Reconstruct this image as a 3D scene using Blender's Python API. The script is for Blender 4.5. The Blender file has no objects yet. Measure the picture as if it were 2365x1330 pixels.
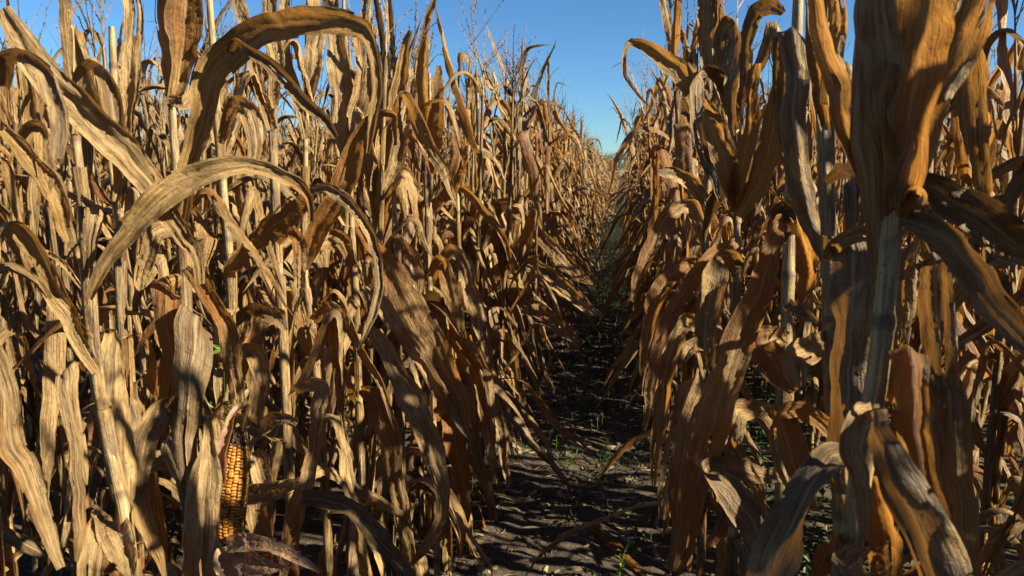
import bpy, math, random
import numpy as np
from mathutils import Vector

sc = bpy.context.scene
COL = sc.collection
R = math.radians

# ------------------------------------------------------------------ camera
F = 1720.0                       # focal length in photo pixels (2365 wide)
PITCH, YAW = R(8.6), R(8.43)
EYE = np.array([0.0, 0.0, 1.6])
fwd = np.array([-math.sin(YAW) * math.cos(PITCH), math.cos(YAW) * math.cos(PITCH), -math.sin(PITCH)])
rgt = np.array([math.cos(YAW), math.sin(YAW), 0.0])
upv = np.cross(rgt, fwd)
cam_d = bpy.data.cameras.new('camera')
cam = bpy.data.objects.new('camera', cam_d)
COL.objects.link(cam)
cam.location = EYE
cam.rotation_euler = (R(90) - PITCH, 0, YAW)
cam_d.sensor_width = 36
cam_d.lens = 36 * F / 2365
cam_d.clip_start, cam_d.clip_end = 0.02, 3000
cam_d.dof.use_dof = True
cam_d.dof.focus_distance = 2.2
cam_d.dof.aperture_fstop = 8.0
sc.camera = cam

# ------------------------------------------------------------------ sky, sun, exposure
SUN_EL = R(28.5)
SUN_AZ = np.array([0.984, -0.18])            # where the sun stands, seen from above: right and a little behind
SUN_AZ /= np.linalg.norm(SUN_AZ)
SKY_TINT = (4.3, 5.65, 6.4)
wd = bpy.data.worlds.new('World')
sc.world = wd
wd.use_nodes = True
nt = wd.node_tree
sky = nt.nodes.new('ShaderNodeTexSky')
sky.sky_type = 'NISHITA'
sky.sun_disc = False
sky.sun_elevation = SUN_EL
sky.sun_rotation = math.atan2(SUN_AZ[0], SUN_AZ[1])
sky.air_density, sky.dust_density, sky.ozone_density = 1.0, 0.0, 5.0
bg = nt.nodes['Background']
def sky_mul(sock, c):
    q = nt.nodes.new('ShaderNodeMix')
    q.data_type, q.blend_type = 'RGBA', 'MULTIPLY'
    q.clamp_factor = q.clamp_result = False
    q.inputs[0].default_value = 1.0
    q.inputs[7].default_value = (*c, 1)
    nt.links.new(sock, q.inputs[6])
    return q.outputs[2]
gam = nt.nodes.new('ShaderNodeGamma')                     # a deeper, clearer autumn sky than the model's default
gam.inputs[1].default_value = 1.15
nt.links.new(sky_mul(sky.outputs[0], (0.12, 0.12, 0.12)), gam.inputs[0])
nt.links.new(sky_mul(gam.outputs[0], SKY_TINT), bg.inputs[0])

bg.inputs[1].default_value = 0.05
sun_d = bpy.data.lights.new('sun', 'SUN')
sun = bpy.data.objects.new('sun', sun_d)
COL.objects.link(sun)
sun_d.energy = 5.0
sun_d.angle = R(0.55)
sun_d.color = (1.0, 0.88, 0.67)
sdir = Vector((SUN_AZ[0] * math.cos(SUN_EL), SUN_AZ[1] * math.cos(SUN_EL), math.sin(SUN_EL)))
sun.rotation_euler = sdir.to_track_quat('Z', 'Y').to_euler()
sc.view_settings.view_transform = 'Standard'
sc.view_settings.look = 'None'
sc.view_settings.exposure = 1.97
sc.view_settings.gamma = 1.0
sc.render.engine = 'CYCLES'
cy = sc.cycles
cy.max_bounces, cy.diffuse_bounces, cy.glossy_bounces = 5, 1, 1
cy.transmission_bounces, cy.transparent_max_bounces = 3, 4
cy.use_denoising = True
cy.caustics_reflective = cy.caustics_refractive = False

# ------------------------------------------------------------------ node helpers
def new_mat(name):
    m = bpy.data.materials.new(name)
    m.use_nodes = True
    t = m.node_tree
    t.nodes.clear()
    return m, t, t.nodes.new('ShaderNodeOutputMaterial')
class NT:
    def __init__(s, t): s.t = t
    def n(s, typ, **kw):
        o = s.t.nodes.new(typ)
        for k, v in kw.items(): setattr(o, k, v)
        return o
    def put(s, sock, v):
        if hasattr(v, 'links'): s.t.links.new(v, sock)
        else: sock.default_value = v
    def math(s, op, a, b=0.0, clamp=False):
        o = s.n('ShaderNodeMath', operation=op, use_clamp=clamp)
        s.put(o.inputs[0], a); s.put(o.inputs[1], b)
        return o.outputs[0]
    def noise(s, vec, scale, detail=3.0, rough=0.55, dist=0.0):
        o = s.n('ShaderNodeTexNoise')
        s.put(o.inputs['Vector'], vec)
        o.inputs['Scale'].default_value = scale
        o.inputs['Detail'].default_value = detail
        o.inputs['Roughness'].default_value = rough
        o.inputs['Distortion'].default_value = dist
        return o.outputs[0]
    def ramp(s, fac, stops, interp='LINEAR'):
        o = s.n('ShaderNodeValToRGB')
        o.color_ramp.interpolation = interp
        e = o.color_ramp.elements
        while len(e) < len(stops): e.new(0.5)
        for el, (p, c) in zip(e, stops):
            el.position = p
            el.color = (*c, 1) if len(c) == 3 else c
        s.put(o.inputs[0], fac)
        return o.outputs[0]
    def ss(s, v, lo, hi, a=0.0, b=1.0):
        o = s.n('ShaderNodeMapRange', interpolation_type='SMOOTHSTEP')
        s.put(o.inputs[0], v)
        for i, x in enumerate((lo, hi, a, b)): o.inputs[i + 1].default_value = x
        return o.outputs[0]
    def mix(s, f, a, b, mode='MIX'):
        o = s.n('ShaderNodeMix', data_type='RGBA', blend_type=mode)
        s.put(o.inputs[0], f)
        for sk, v in ((o.inputs[6], a), (o.inputs[7], b)):
            if isinstance(v, tuple) and len(v) == 3: v = (*v, 1)
            s.put(sk, v)
        return o.outputs[2]
    def comb(s, x, y, z):
        o = s.n('ShaderNodeCombineXYZ')
        for i, v in enumerate((x, y, z)): s.put(o.inputs[i], v)
        return o.outputs[0]

def leaf_material(name, trans=0.25, green=False):
    m, t, out = new_mat(name)
    g = NT(t)
    uv = g.n('ShaderNodeUVMap').outputs[0]
    sep = g.n('ShaderNodeSeparateXYZ'); g.put(sep.inputs[0], uv)
    U, V = sep.outputs[0], sep.outputs[1]
    rnd = g.n('ShaderNodeAttribute', attribute_name='rnd').outputs[2]
    tone = g.n('ShaderNodeAttribute', attribute_name='tone').outputs[2]
    orn = g.n('ShaderNodeObjectInfo').outputs['Random']
    r = g.math('FRACT', g.math('ADD', rnd, g.math('MULTIPLY', g.math('MULTIPLY', orn, 7.31), g.math('LESS_THAN', rnd, 5.0))))
    z = g.math('MULTIPLY', r, 53.0)
    um = g.math('MULTIPLY', U, 0.055)
    streak = g.noise(g.comb(g.math('MULTIPLY', um, 1.0), g.math('MULTIPLY', V, 0.03), z), 420, 3.0, 0.65)
    wide = g.noise(g.comb(g.math('MULTIPLY', um, 1.0), g.math('MULTIPLY', V, 0.10), z), 70, 3.0, 0.6)
    blot = g.noise(g.comb(um, g.math('MULTIPLY', V, 0.45), z), 22, 5.0, 0.62, 0.4)
    speck = g.noise(g.comb(um, g.math('MULTIPLY', V, 0.4), z), 210, 4.0, 0.7)
    big = g.noise(g.comb(g.math('MULTIPLY', um, 0.6), g.math('MULTIPLY', V, 0.5), z), 7, 2.0, 0.5)
    # the base straw colour of each leaf
    base = g.ramp(r, [(0.0, (0.64, 0.50, 0.27)), (0.25, (0.56, 0.40, 0.165)), (0.5, (0.66, 0.525, 0.295)),
                      (0.75, (0.44, 0.32, 0.15)), (1.0, (0.62, 0.475, 0.225))])
    rust = g.mix(g.ss(g.math('ADD', g.math('MULTIPLY', big, 0.5), g.math('MULTIPLY', blot, 0.5)), 0.40, 0.58), (0.13, 0.052, 0.012), (0.38, 0.165, 0.032))
    grey = g.mix(wide, (0.12, 0.092, 0.060), (0.32, 0.26, 0.18))
    base = g.mix(g.math('MULTIPLY', g.ss(g.math('ADD', big, g.math('MULTIPLY', tone, 0.42)), 0.58, 0.74), 0.85), base, rust)
    base = g.mix(g.math('MULTIPLY', g.ss(g.math('SUBTRACT', blot, g.math('MULTIPLY', tone, 0.42)), 0.56, 0.74), 0.8), base, grey)
    # cloudy weathering, lengthwise veins
    cloud = g.noise(g.comb(um, g.math('MULTIPLY', V, 0.55), z), 75, 6.0, 0.72, 0.6)
    base = g.mix(g.ss(cloud, 0.30, 0.54), g.mix(1.0, base, (0.70, 0.62, 0.50), 'MULTIPLY'), base)
    base = g.mix(g.ss(streak, 0.36, 0.56, 0.0, 1.0), g.mix(1.0, base, (0.48, 0.38, 0.27), 'MULTIPLY'), base)
    base = g.mix(g.ss(wide, 0.36, 0.52, 0.65, 0.0), base, (0.15, 0.092, 0.038))
    # mildew specks and a pale midrib
    base = g.mix(g.ss(speck, 0.57, 0.70, 0.0, 0.7), base, (0.055, 0.038, 0.022))
    au = g.math('ABSOLUTE', g.math('SUBTRACT', U, 0.5))
    base = g.mix(g.math('MULTIPLY', g.ss(au, 0.012, 0.05, 0.6, 0.0), g.ss(blot, 0.30, 0.5)), base, (0.58, 0.47, 0.28))
    base = g.mix(g.ss(au, 0.44, 0.5, 0.0, 0.25), base, (0.56, 0.42, 0.22))
    base = g.mix(1.0, base, (0.50, 0.45, 0.375), 'MULTIPLY')
    if green:
        base = g.mix(blot, (0.045, 0.12, 0.018), (0.12, 0.24, 0.035))
    hgt = g.math('ADD', g.math('MULTIPLY', streak, 0.5), g.math('ADD', g.math('MULTIPLY', wide, 1.4), g.math('ADD', blot, g.math('MULTIPLY', cloud, 1.2))))
    bump = g.n('ShaderNodeBump')
    bump.inputs['Strength'].default_value = 0.8
    bump.inputs['Distance'].default_value = 0.006
    g.put(bump.inputs['Height'], hgt)
    p = g.n('ShaderNodeBsdfPrincipled')
    g.put(p.inputs['Base Color'], base)
    g.put(p.inputs['Roughness'], 0.5)
    p.inputs['Specular IOR Level'].default_value = 0.25
    g.put(p.inputs['Normal'], bump.outputs[0])
    tr = g.n('ShaderNodeBsdfTranslucent')
    tc = (0.22, 0.42, 0.03) if green else (0.78, 0.345, 0.065)
    g.put(tr.inputs[0], g.mix(0.55, base, tc))
    g.put(tr.inputs[1], bump.outputs[0])
    mx = g.n('ShaderNodeMixShader')
    g.put(mx.inputs[0], g.math('MINIMUM', g.math('MAXIMUM', g.math('MULTIPLY', g.math('ADD', g.math('MULTIPLY', tone, 1.3), 1.0), trans), 0.06), 0.42))
    t.links.new(p.outputs[0], mx.inputs[1]); t.links.new(tr.outputs[0], mx.inputs[2])
    t.links.new(mx.outputs[0], out.inputs[0])
    return m

def stalk_material():
    m, t, out = new_mat('dry corn stalk')
    g = NT(t)
    uv = g.n('ShaderNodeUVMap').outputs[0]
    sep = g.n('ShaderNodeSeparateXYZ'); g.put(sep.inputs[0], uv)
    U, V = sep.outputs[0], sep.outputs[1]
    z = g.math('MULTIPLY', g.n('ShaderNodeObjectInfo').outputs['Random'], 40.0)
    streak = g.noise(g.comb(U, g.math('MULTIPLY', V, 0.25), z), 30, 3, 0.6)
    blot = g.noise(g.comb(g.math('MULTIPLY', U, 0.3), V, z), 14, 5, 0.65)
    speck = g.noise(g.comb(g.math('MULTIPLY', U, 0.25), V, z), 150, 3, 0.7)
    c = g.mix(g.ss(streak, 0.35, 0.65), (0.15, 0.10, 0.042), (0.34, 0.25, 0.105))
    c = g.mix(g.ss(blot, 0.46, 0.64, 0.0, 0.85), c, (0.10, 0.066, 0.032))
    c = g.mix(g.ss(speck, 0.55, 0.68, 0.0, 0.85), c, (0.05, 0.035, 0.02))
    node = g.n('ShaderNodeAttribute', attribute_name='node').outputs[2]
    c = g.mix(g.math('MULTIPLY', node, 0.8), c, (0.07, 0.042, 0.02))
    bump = g.n('ShaderNodeBump')
    bump.inputs['Strength'].default_value = 0.5
    bump.inputs['Distance'].default_value = 0.003
    g.put(bump.inputs['Height'], g.math('ADD', streak, blot))
    p = g.n('ShaderNodeBsdfPrincipled')
    g.put(p.inputs['Base Color'], c)
    p.inputs['Roughness'].default_value = 0.5
    p.inputs['Specular IOR Level'].default_value = 0.2
    g.put(p.inputs['Normal'], bump.outputs[0])
    t.links.new(p.outputs[0], out.inputs[0])
    return m

def simple_mat(name, c1, c2, scale=20, rough=0.7, trans=0.0, spec=0.3):
    m, t, out = new_mat(name)
    g = NT(t)
    co = g.n('ShaderNodeTexCoord').outputs['Object']
    nz = g.noise(co, scale, 4, 0.6)
    c = g.mix(g.ss(nz, 0.35, 0.65), c1, c2)
    p = g.n('ShaderNodeBsdfPrincipled')
    g.put(p.inputs['Base Color'], c)
    p.inputs['Roughness'].default_value = rough
    p.inputs['Specular IOR Level'].default_value = spec
    if trans:
        tr = g.n('ShaderNodeBsdfTranslucent'); g.put(tr.inputs[0], c)
        mx = g.n('ShaderNodeMixShader'); mx.inputs[0].default_value = trans
        t.links.new(p.outputs[0], mx.inputs[1]); t.links.new(tr.outputs[0], mx.inputs[2])
        t.links.new(mx.outputs[0], out.inputs[0])
    else:
        t.links.new(p.outputs[0], out.inputs[0])
    return m

def soil_material():
    m, t, out = new_mat('cracked dark soil')
    g = NT(t)
    co = g.n('ShaderNodeTexCoord').outputs['Object']
    n1 = g.noise(co, 3.0, 6, 0.65)
    n2 = g.noise(co, 45, 5, 0.7)
    vo = g.n('ShaderNodeTexVoronoi', feature='DISTANCE_TO_EDGE')
    vm = g.n('ShaderNodeVectorMath', operation='ADD')
    wob = g.n('ShaderNodeTexNoise'); wob.inputs['Scale'].default_value = 9; g.put(wob.inputs['Vector'], co)
    sca = g.n('ShaderNodeVectorMath', operation='SCALE'); g.put(sca.inputs[0], wob.outputs[1]); sca.inputs['Scale'].default_value = 0.30
    g.put(vm.inputs[0], co); g.put(vm.inputs[1], sca.outputs[0])
    g.put(vo.inputs['Vector'], vm.outputs[0]); vo.inputs['Scale'].default_value = 5.0
    crack = g.math('MAXIMUM', g.ss(vo.outputs[0], 0.0, 0.03), g.ss(g.noise(co, 2.2, 2), 0.42, 0.55))
    c = g.mix(n1, (0.034, 0.027, 0.019), (0.075, 0.059, 0.043))
    c = g.mix(g.ss(n2, 0.45, 0.75, 0.0, 0.6), c, (0.16, 0.125, 0.085))
    c = g.mix(crack, (0.02, 0.015, 0.01), c)
    bump = g.n('ShaderNodeBump')
    bump.inputs['Strength'].default_value = 0.9
    bump.inputs['Distance'].default_value = 0.02
    g.put(bump.inputs['Height'], g.math('ADD', g.math('MULTIPLY', crack, 0.7), g.math('ADD', n1, g.math('MULTIPLY', n2, 0.5))))
    p = g.n('ShaderNodeBsdfPrincipled')
    g.put(p.inputs['Base Color'], c)
    p.inputs['Roughness'].default_value = 0.95
    p.inputs['Specular IOR Level'].default_value = 0.1
    g.put(p.inputs['Normal'], bump.outputs[0])
    t.links.new(p.outputs[0], out.inputs[0])
    return m

M_LEAF = leaf_material('dry corn leaf')
M_HUSK = leaf_material('dry corn husk', 0.30)
M_STALK = stalk_material()
M_TASSEL = simple_mat('dry tassel', (0.09, 0.063, 0.032), (0.20, 0.145, 0.078), 60, 0.7, 0.1)
M_SOIL = soil_material()
M_STRAW = simple_mat('straw litter', (0.08, 0.06, 0.03), (0.26, 0.20, 0.11), 12, 0.8, 0.1)
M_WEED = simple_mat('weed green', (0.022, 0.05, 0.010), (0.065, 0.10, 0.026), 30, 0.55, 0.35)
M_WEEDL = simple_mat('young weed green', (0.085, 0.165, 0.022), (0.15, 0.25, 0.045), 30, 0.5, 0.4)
M_KERNEL = None

# ------------------------------------------------------------------ mesh helpers
def make_mesh(name, V, faces, mat, uv=None, rnd=None, tone=None, extra=None, smooth=True):
    """faces: (n,4) int array, or list of lists. uv per vertex."""
    me = bpy.data.meshes.new(name)
    V = np.asarray(V, dtype=np.float32)
    Fc = np.asarray(faces, dtype=np.int32)
    n, k = Fc.shape
    me.vertices.add(len(V)); me.vertices.foreach_set('co', V.ravel())
    me.loops.add(n * k); me.loops.foreach_set('vertex_index', Fc.ravel())
    me.polygons.add(n)
    me.polygons.foreach_set('loop_start', np.arange(0, n * k, k, dtype=np.int32))
    me.polygons.foreach_set('loop_total', np.full(n, k, dtype=np.int32))
    me.polygons.foreach_set('use_smooth', np.full(n, smooth, dtype=bool))
    if uv is not None:
        l = me.uv_layers.new(name='UVMap')
        l.data.foreach_set('uv', np.asarray(uv, dtype=np.float32)[Fc.ravel()].ravel())
    for nm, val in (('rnd', rnd), ('tone', tone)) + tuple((extra or {}).items()):
        if val is None: continue
        a = me.attributes.new(nm, 'FLOAT', 'POINT')
        a.data.foreach_set('value', np.broadcast_to(np.asarray(val, dtype=np.float32), (len(V),)).copy())
    me.update(calc_edges=True)
    me.validate()
    me.materials.append(mat)
    return me
def link(name, me, parent=None):
    o = bpy.data.objects.new(name, me)
    COL.objects.link(o)
    if parent is not None: o.parent = parent
    return o
def grid_faces(nr, nc):
    a = (np.arange(nr - 1)[:, None] * nc + np.arange(nc - 1)[None, :]).ravel()
    return np.stack([a, a + 1, a + nc + 1, a + nc], 1)
def unit(v): return v / (np.linalg.norm(v, axis=-1, keepdims=True) + 1e-12)
def tag(o, label, cat, group=None):
    o['label'] = label; o['category'] = cat
    if group: o['group'] = group
    return o
def thing(name, loc, label, cat, group=None):
    o = bpy.data.objects.new(name, None)
    COL.objects.link(o)
    o.location = loc
    o.empty_display_size = 0.1
    return tag(o, label, cat, group)

def smooth_noise(rs, x, freq, octaves=2):
    """1-D value noise at positions x."""
    out = np.zeros_like(x); amp = 1.0
    for _ in range(octaves):
        n = int(np.max(x) * freq) + 4
        k = rs.uniform(-1, 1, n)
        p = np.clip(x * freq, 0, n - 2.001)
        i = p.astype(int); f = p - i; f = f * f * (3 - 2 * f)
        out += amp * (k[i] * (1 - f) + k[i + 1] * f)
        freq *= 2.1; amp *= 0.5
    return out

def blade(rs, P, S0, wid, nc=7, curl=None, vee=0.25, ruffle=0.25, corr=0.10, twist=None, tocam=None, sheath=None, ragged=0.10, crumple=1.0, torn=1.0):
    """A leaf blade: P spine points (n,3), S0 side vector at the start, wid full widths (n).  Returns verts, faces, uv."""
    n = len(P)
    T = unit(np.gradient(P, axis=0))
    seg = np.linalg.norm(np.diff(P, axis=0), axis=1)
    L = np.concatenate([[0], np.cumsum(seg)])
    S = np.zeros_like(P); s = np.asarray(S0, float)
    for i in range(n):
        s = s - T[i] * s.dot(T[i]); s = s / (np.linalg.norm(s) + 1e-9)
        if tocam is not None:
            tc = EYE - P[i] - tocam
            tc = tc / np.linalg.norm(tc)
            c = np.cross(T[i], tc); m = np.linalg.norm(c)
            c = c / (m + 1e-9)
            if c.dot(s) < 0: c = -c
            w = 0.35 * max(0.0, m - 0.25)
            s = unit(s * (1 - w) + c * w)
        S[i] = s
    if twist is not None:
        N = np.cross(S, T)
        S = S * np.cos(twist)[:, None] + N * np.sin(twist)[:, None]
    N = unit(np.cross(S, T))
    u = np.linspace(-1, 1, nc)[None, :]
    hw = (wid * 0.5)[:, None]
    if curl is None: curl = np.full(n, 0.4)
    a = np.clip(curl, -2.6, 2.6)[:, None]
    a = np.where(np.abs(a) < 0.02, 0.02, a)
    lat = hw * np.sin(u * a) / a
    nor = hw * (1 - np.cos(u * a)) / a
    nor = nor + hw * vee * np.abs(u)
    # ruffled edges
    for side in (-1, 1):
        rf = smooth_noise(rs, L, rs.uniform(9, 16), 2) * ruffle
        rf2 = (smooth_noise(rs, L, 4.0, 2) + 0.6 * smooth_noise(rs, L, 24.0, 2)) * ragged
        msk = np.clip(u * side, 0, 1)
        nor = nor + hw * rf[:, None] * msk ** 1.6
        lat = lat * (1 + rf2[:, None] * msk)
    # lengthwise wrinkles
    ph = smooth_noise(rs, L, 3.0, 1)[:, None] * 1.3
    k1, k2 = rs.uniform(3, 5), rs.uniform(7, 10)
    nor = nor + hw * corr * (np.sin(u * k1 + ph + rs.uniform(0, 6)) + 0.5 * np.sin(u * k2 - ph * 1.4 + rs.uniform(0, 6)))
    if nc > 4:
        # cross folds, crinkles
        kx = np.abs(smooth_noise(rs, L, 14.0, 2))[:, None] * np.sin(u * rs.uniform(1, 3) + rs.uniform(0, 6))
        nor = nor + hw * 0.13 * kx * crumple
        nor = nor + 0.0011 * crumple * rs.randn(n, u.shape[1]) * np.minimum(1, hw / 0.012)
    V = P[:, None, :] + S[:, None, :] * lat[..., None] + N[:, None, :] * nor[..., None]
    if sheath is not None:
        SH, t = sheath(u[0], n)           # sheath positions for the first rows, and the blend of every row
        V = SH * (1 - t)[:, None, None] + V * t[:, None, None]
    uv = np.stack(np.broadcast_arrays((u + 1) / 2, (L * 1.0)[:, None]), -1)
    Fc = grid_faces(n, nc)
    if nc > 6 and torn > 0:
        keep = np.ones((n - 1, nc - 1), bool)
        n0 = int(n * 0.25)
        for _ in range(rs.randint(0, 6)):                 # notches bitten out of the edges
            c, r0 = (0 if rs.rand() < 0.5 else nc - 2), rs.randint(n0, n - 3)
            keep[r0:r0 + rs.randint(1, 4), c] = False
        if rs.rand() < 0.35 * torn:                       # a split along a vein to the tip
            c, r0 = rs.randint(1, nc - 2), rs.randint(int(n * 0.45), int(n * 0.8))
            keep[r0:r0 + rs.randint(4, n), c] = False
        Fc = Fc[keep.ravel()]
    return V.reshape(-1, 3), Fc, uv.reshape(-1, 2)

def width_profile(s, tip=0.012):
    """s 0..1 along the blade."""
    w = np.interp(s, [0, 0.06, 0.25, 0.5, 0.75, 0.9, 1.0], [0.62, 0.78, 1.0, 0.93, 0.66, 0.34, tip * 4])
    return w

def tube(P, rad, ns=8, u0=0.0):
    P = np.asarray(P, float); n = len(P)
    T = unit(np.gradient(P, axis=0))
    s = np.array([1.0, 0, 0]) if abs(T[0][0]) < 0.9 else np.array([0, 1.0, 0])
    ang = np.linspace(0, 2 * math.pi, ns + 1)
    V = np.zeros((n, ns + 1, 3)); L = np.concatenate([[0], np.cumsum(np.linalg.norm(np.diff(P, axis=0), axis=1))])
    for i in range(n):
        s = unit(s - T[i] * s.dot(T[i])); b = np.cross(T[i], s)
        V[i] = P[i] + rad[i] * (np.cos(ang)[:, None] * s + np.sin(ang)[:, None] * b)
    uv = np.stack(np.broadcast_arrays(ang[None, :] / (2 * math.pi), L[:, None]), -1)
    return V.reshape(-1, 3), grid_faces(n, ns + 1), uv.reshape(-1, 2)
def join(parts):
    Vs, Fs, Us, o = [], [], [], 0
    for V, Fc, uv in parts:
        Vs.append(V); Fs.append(Fc + o); Us.append(uv); o += len(V)
    return np.concatenate(Vs), np.concatenate(Fs), np.concatenate(Us)

# ------------------------------------------------------------------ corn plant pieces (numpy only; meshes come later)
class Stalk:
    """centre line through points, radius from base to top, node heights along it."""
    def __init__(s, pts, r0, r1, rs, top=None):
        s.P = np.asarray(pts, float); s.r0, s.r1 = r0, r1
        d = np.linalg.norm(np.diff(s.P, axis=0), axis=1)
        s.L = np.concatenate([[0], np.cumsum(d)]); s.len = s.L[-1]
        s.nodes = [0.04]
        while s.nodes[-1] < s.len - 0.24:
            h = s.nodes[-1]
            s.nodes.append(h + (0.09 if h < 0.3 else 0.145) * rs.uniform(0.85, 1.15))
    def at(s, h):
        return np.array([np.interp(h, s.L, s.P[:, k]) for k in range(3)])
    def dir(s, h):
        return unit(s.at(min(h + 0.03, s.len)) - s.at(max(h - 0.03, 0)))
    def rad(s, h):
        return s.r0 + (s.r1 - s.r0) * (h / s.len) ** 1.2
    def mesh(s, ns=8, fine=True):
        hs, rr, nd = [], [], []
        def put(h, r, q):
            hs.append(h); rr.append(r); nd.append(q)
        put(-0.03, s.r0 * 1.15, 0)
        for k, h in enumerate(s.nodes):
            r = s.rad(h)
            if fine:
                put(h - 0.012, r, 0.1); put(h - 0.003, r * 1.13, 1); put(h + 0.004, r * 1.12, 1); put(h + 0.012, r * 0.97, 0.1)
                h2 = s.nodes[k + 1] if k + 1 < len(s.nodes) else s.len
                put((h + h2) / 2, s.rad((h + h2) / 2) * 0.97, 0)
            else:
                put(h, r, 0.6)
        put(s.len, s.r1 * 0.8, 0)
        pts = [s.at(max(h, 0)) + (np.array([0, 0, h]) if h < 0 else 0) for h in hs]
        V, Fc, uv = tube(pts, rr, ns)
        return V, Fc, uv, np.repeat(nd, ns + 1)

def leaf_spine(rs, start, az, L, kind, n):
    th0 = {'erect': rs.uniform(6, 22), 'arch': rs.uniform(18, 38), 'fold': rs.uniform(12, 34), 'hang': rs.uniform(25, 60), 'wilt': rs.uniform(25, 45)}[kind]
    s = np.linspace(0, 1, n)
    if kind == 'erect':
        th = th0 + rs.uniform(5, 25) * s ** 2
        if rs.rand() < 0.6:
            f = rs.uniform(0.6, 0.88); th = th + rs.uniform(70, 130) / (1 + np.exp(-(s - f) * L / 0.012))
    elif kind == 'arch':
        f = rs.uniform(0.28, 0.55); end = rs.uniform(135, 175)
        th = th0 + (end - th0) / (1 + np.exp(-(s - f) / rs.uniform(0.06, 0.14)))
    elif kind == 'fold':
        f = rs.uniform(0.14, 0.5); end = rs.uniform(152, 180)
        th = th0 + 12 * s + (end - th0 - 12 * s) / (1 + np.exp(-(s - f) * L / rs.uniform(0.005, 0.016)))
    elif kind == 'hang':
        f = rs.uniform(0.04, 0.12); end = rs.uniform(160, 180)
        th = th0 + (end - th0) / (1 + np.exp(-(s - f) * L / 0.015))
    else:
        f = rs.uniform(0.1, 0.25)
        th = th0 + (rs.uniform(120, 150) - th0) / (1 + np.exp(-(s - f) / 0.05)) + 25 * s ** 2
    th = np.radians(np.clip(th + smooth_noise(rs, s, 6.0, 3) * 11, 0, 182))
    azs = az + smooth_noise(rs, s, 2.5, 2) * 0.5 * s
    d = np.stack([np.sin(th) * np.cos(azs), np.sin(th) * np.sin(azs), np.cos(th)], 1)
    ds = L / (n - 1)
    P = start + np.concatenate([np.zeros((1, 3)), np.cumsum((d[1:] + d[:-1]) / 2 * ds, axis=0)])
    return P

def auto_leaf(rs, st, h, az, L, w, kind, nr=40, nc=7, zmin=0.015):
    """One leaf on stalk ST: sheath from node h up to the collar, then the blade."""
    a = np.array([math.cos(az), math.sin(az), 0.0]); b = np.array([-math.sin(az), math.cos(az), 0.0])
    sh_len = rs.uniform(0.10, 0.16)
    hc = min(h + sh_len, st.len - 0.01)
    rc = st.rad(hc) + 0.0015
    start = st.at(hc) + a * rc
    P = leaf_spine(rs, start, az, L, kind, nr)
    low = P[:, 2] < zmin
    P[low, 2] = zmin + 0.004 * rs.rand(low.sum())
    s = np.linspace(0, 1, nr)
    wid = w * width_profile(s)
    hang = kind in ('hang', 'fold', 'wilt')
    tw = rs.uniform(-1, 1) * (2.8 if hang else 1.2) * s ** 1.2 + smooth_noise(rs, s, 3, 2) * 0.35 * s
    curl = rs.uniform(0.2, 0.9) + rs.uniform(0.0, 2.0) * s ** 1.1 + smooth_noise(rs, s, 5, 2) * 0.35
    if nr < 20:
        return blade(rs, P, b, wid, nc, curl, 0.3, 0.2, 0.0, tw)
    ns = 4
    hs = np.linspace(h - 0.005, hc, ns + 1)[:-1]
    P2 = np.concatenate([np.array([st.at(x) + a * (st.rad(x) + 0.0015) for x in hs]), P])
    N = len(P2)
    wid2 = np.concatenate([np.full(ns, wid[0]), wid])
    tw2 = np.concatenate([np.zeros(ns), tw]); cu2 = np.concatenate([np.full(ns, 0.5), curl])
    wrap = rs.uniform(0.72, 0.96)
    gap = rs.uniform(0.0, 0.004)
    def sheath(u, n):
        allh = np.concatenate([hs, hc + np.linalg.norm(P - P[0], axis=1) * 0.8])
        allh = np.minimum(allh, st.len)
        SH = np.zeros((n, len(u), 3))
        for i in range(min(n, ns + 8)):
            x = allh[i]; r = st.rad(x) + 0.0016 + gap * (i / (ns + 1)) + 0.002 * max(0, i - ns)
            an = u * math.pi * wrap
            SH[i] = st.at(x) + r * (np.cos(an)[:, None] * a + np.sin(an)[:, None] * b)
        t = np.clip((np.arange(n) - ns + 1) / 4.0, 0, 1); t = t * t * (3 - 2 * t)
        return SH, t
    return blade(rs, P2, b, wid2, nc, cu2, 0.22, rs.uniform(0.10, 0.42), rs.uniform(0.06, 0.16), tw2, None, sheath)

def tassel_geo(rs, base, d, size=0.34, near=True):
    parts = []
    def spike(p0, dv, L, droop, r):
        n = 7 if near else 3
        s = np.linspace(0, 1, n)
        P = p0 + dv * (s * L)[:, None] + np.array([0, 0, -1]) * (droop * L * s ** 2)[:, None]
        P = P + (rs.rand(n, 3) - 0.5) * 0.008 * s[:, None]
        parts.append(tube(P, r * (1.1 - 0.8 * s), 3))
        if not near: return
        T = unit(np.gradient(P, axis=0))
        for k in range(int(L / 0.010)):
            q = rs.uniform(0.05, 1); c = np.array([np.interp(q, s, P[:, j]) for j in range(3)])
            t = T[min(int(q * (n - 1)), n - 1)]
            o = unit(np.cross(t, rs.randn(3))); l = rs.uniform(0.008, 0.014)
            e = unit(t * 0.9 + o * 0.45) * l; sd = np.cross(t, o) * 0.0022
            V = np.array([c, c + e * 0.5 + sd, c + e, c + e * 0.5 - sd])
            parts.append((V, np.array([[0, 1, 2, 3]]), np.zeros((4, 2))))
    d = unit(np.asarray(d, float))
    spike(base, d, size, rs.uniform(0, 0.15), 0.0030)
    for k in range(rs.randint(4, 9)):
        o = unit(np.cross(d, rs.randn(3)))
        ang = rs.uniform(0.15, 0.75)
        spike(base + d * rs.uniform(0.02, size * 0.35), unit(d + o * ang), size * rs.uniform(0.45, 0.8), rs.uniform(0.0, 0.5), 0.0022)
    return join(parts)

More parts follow.
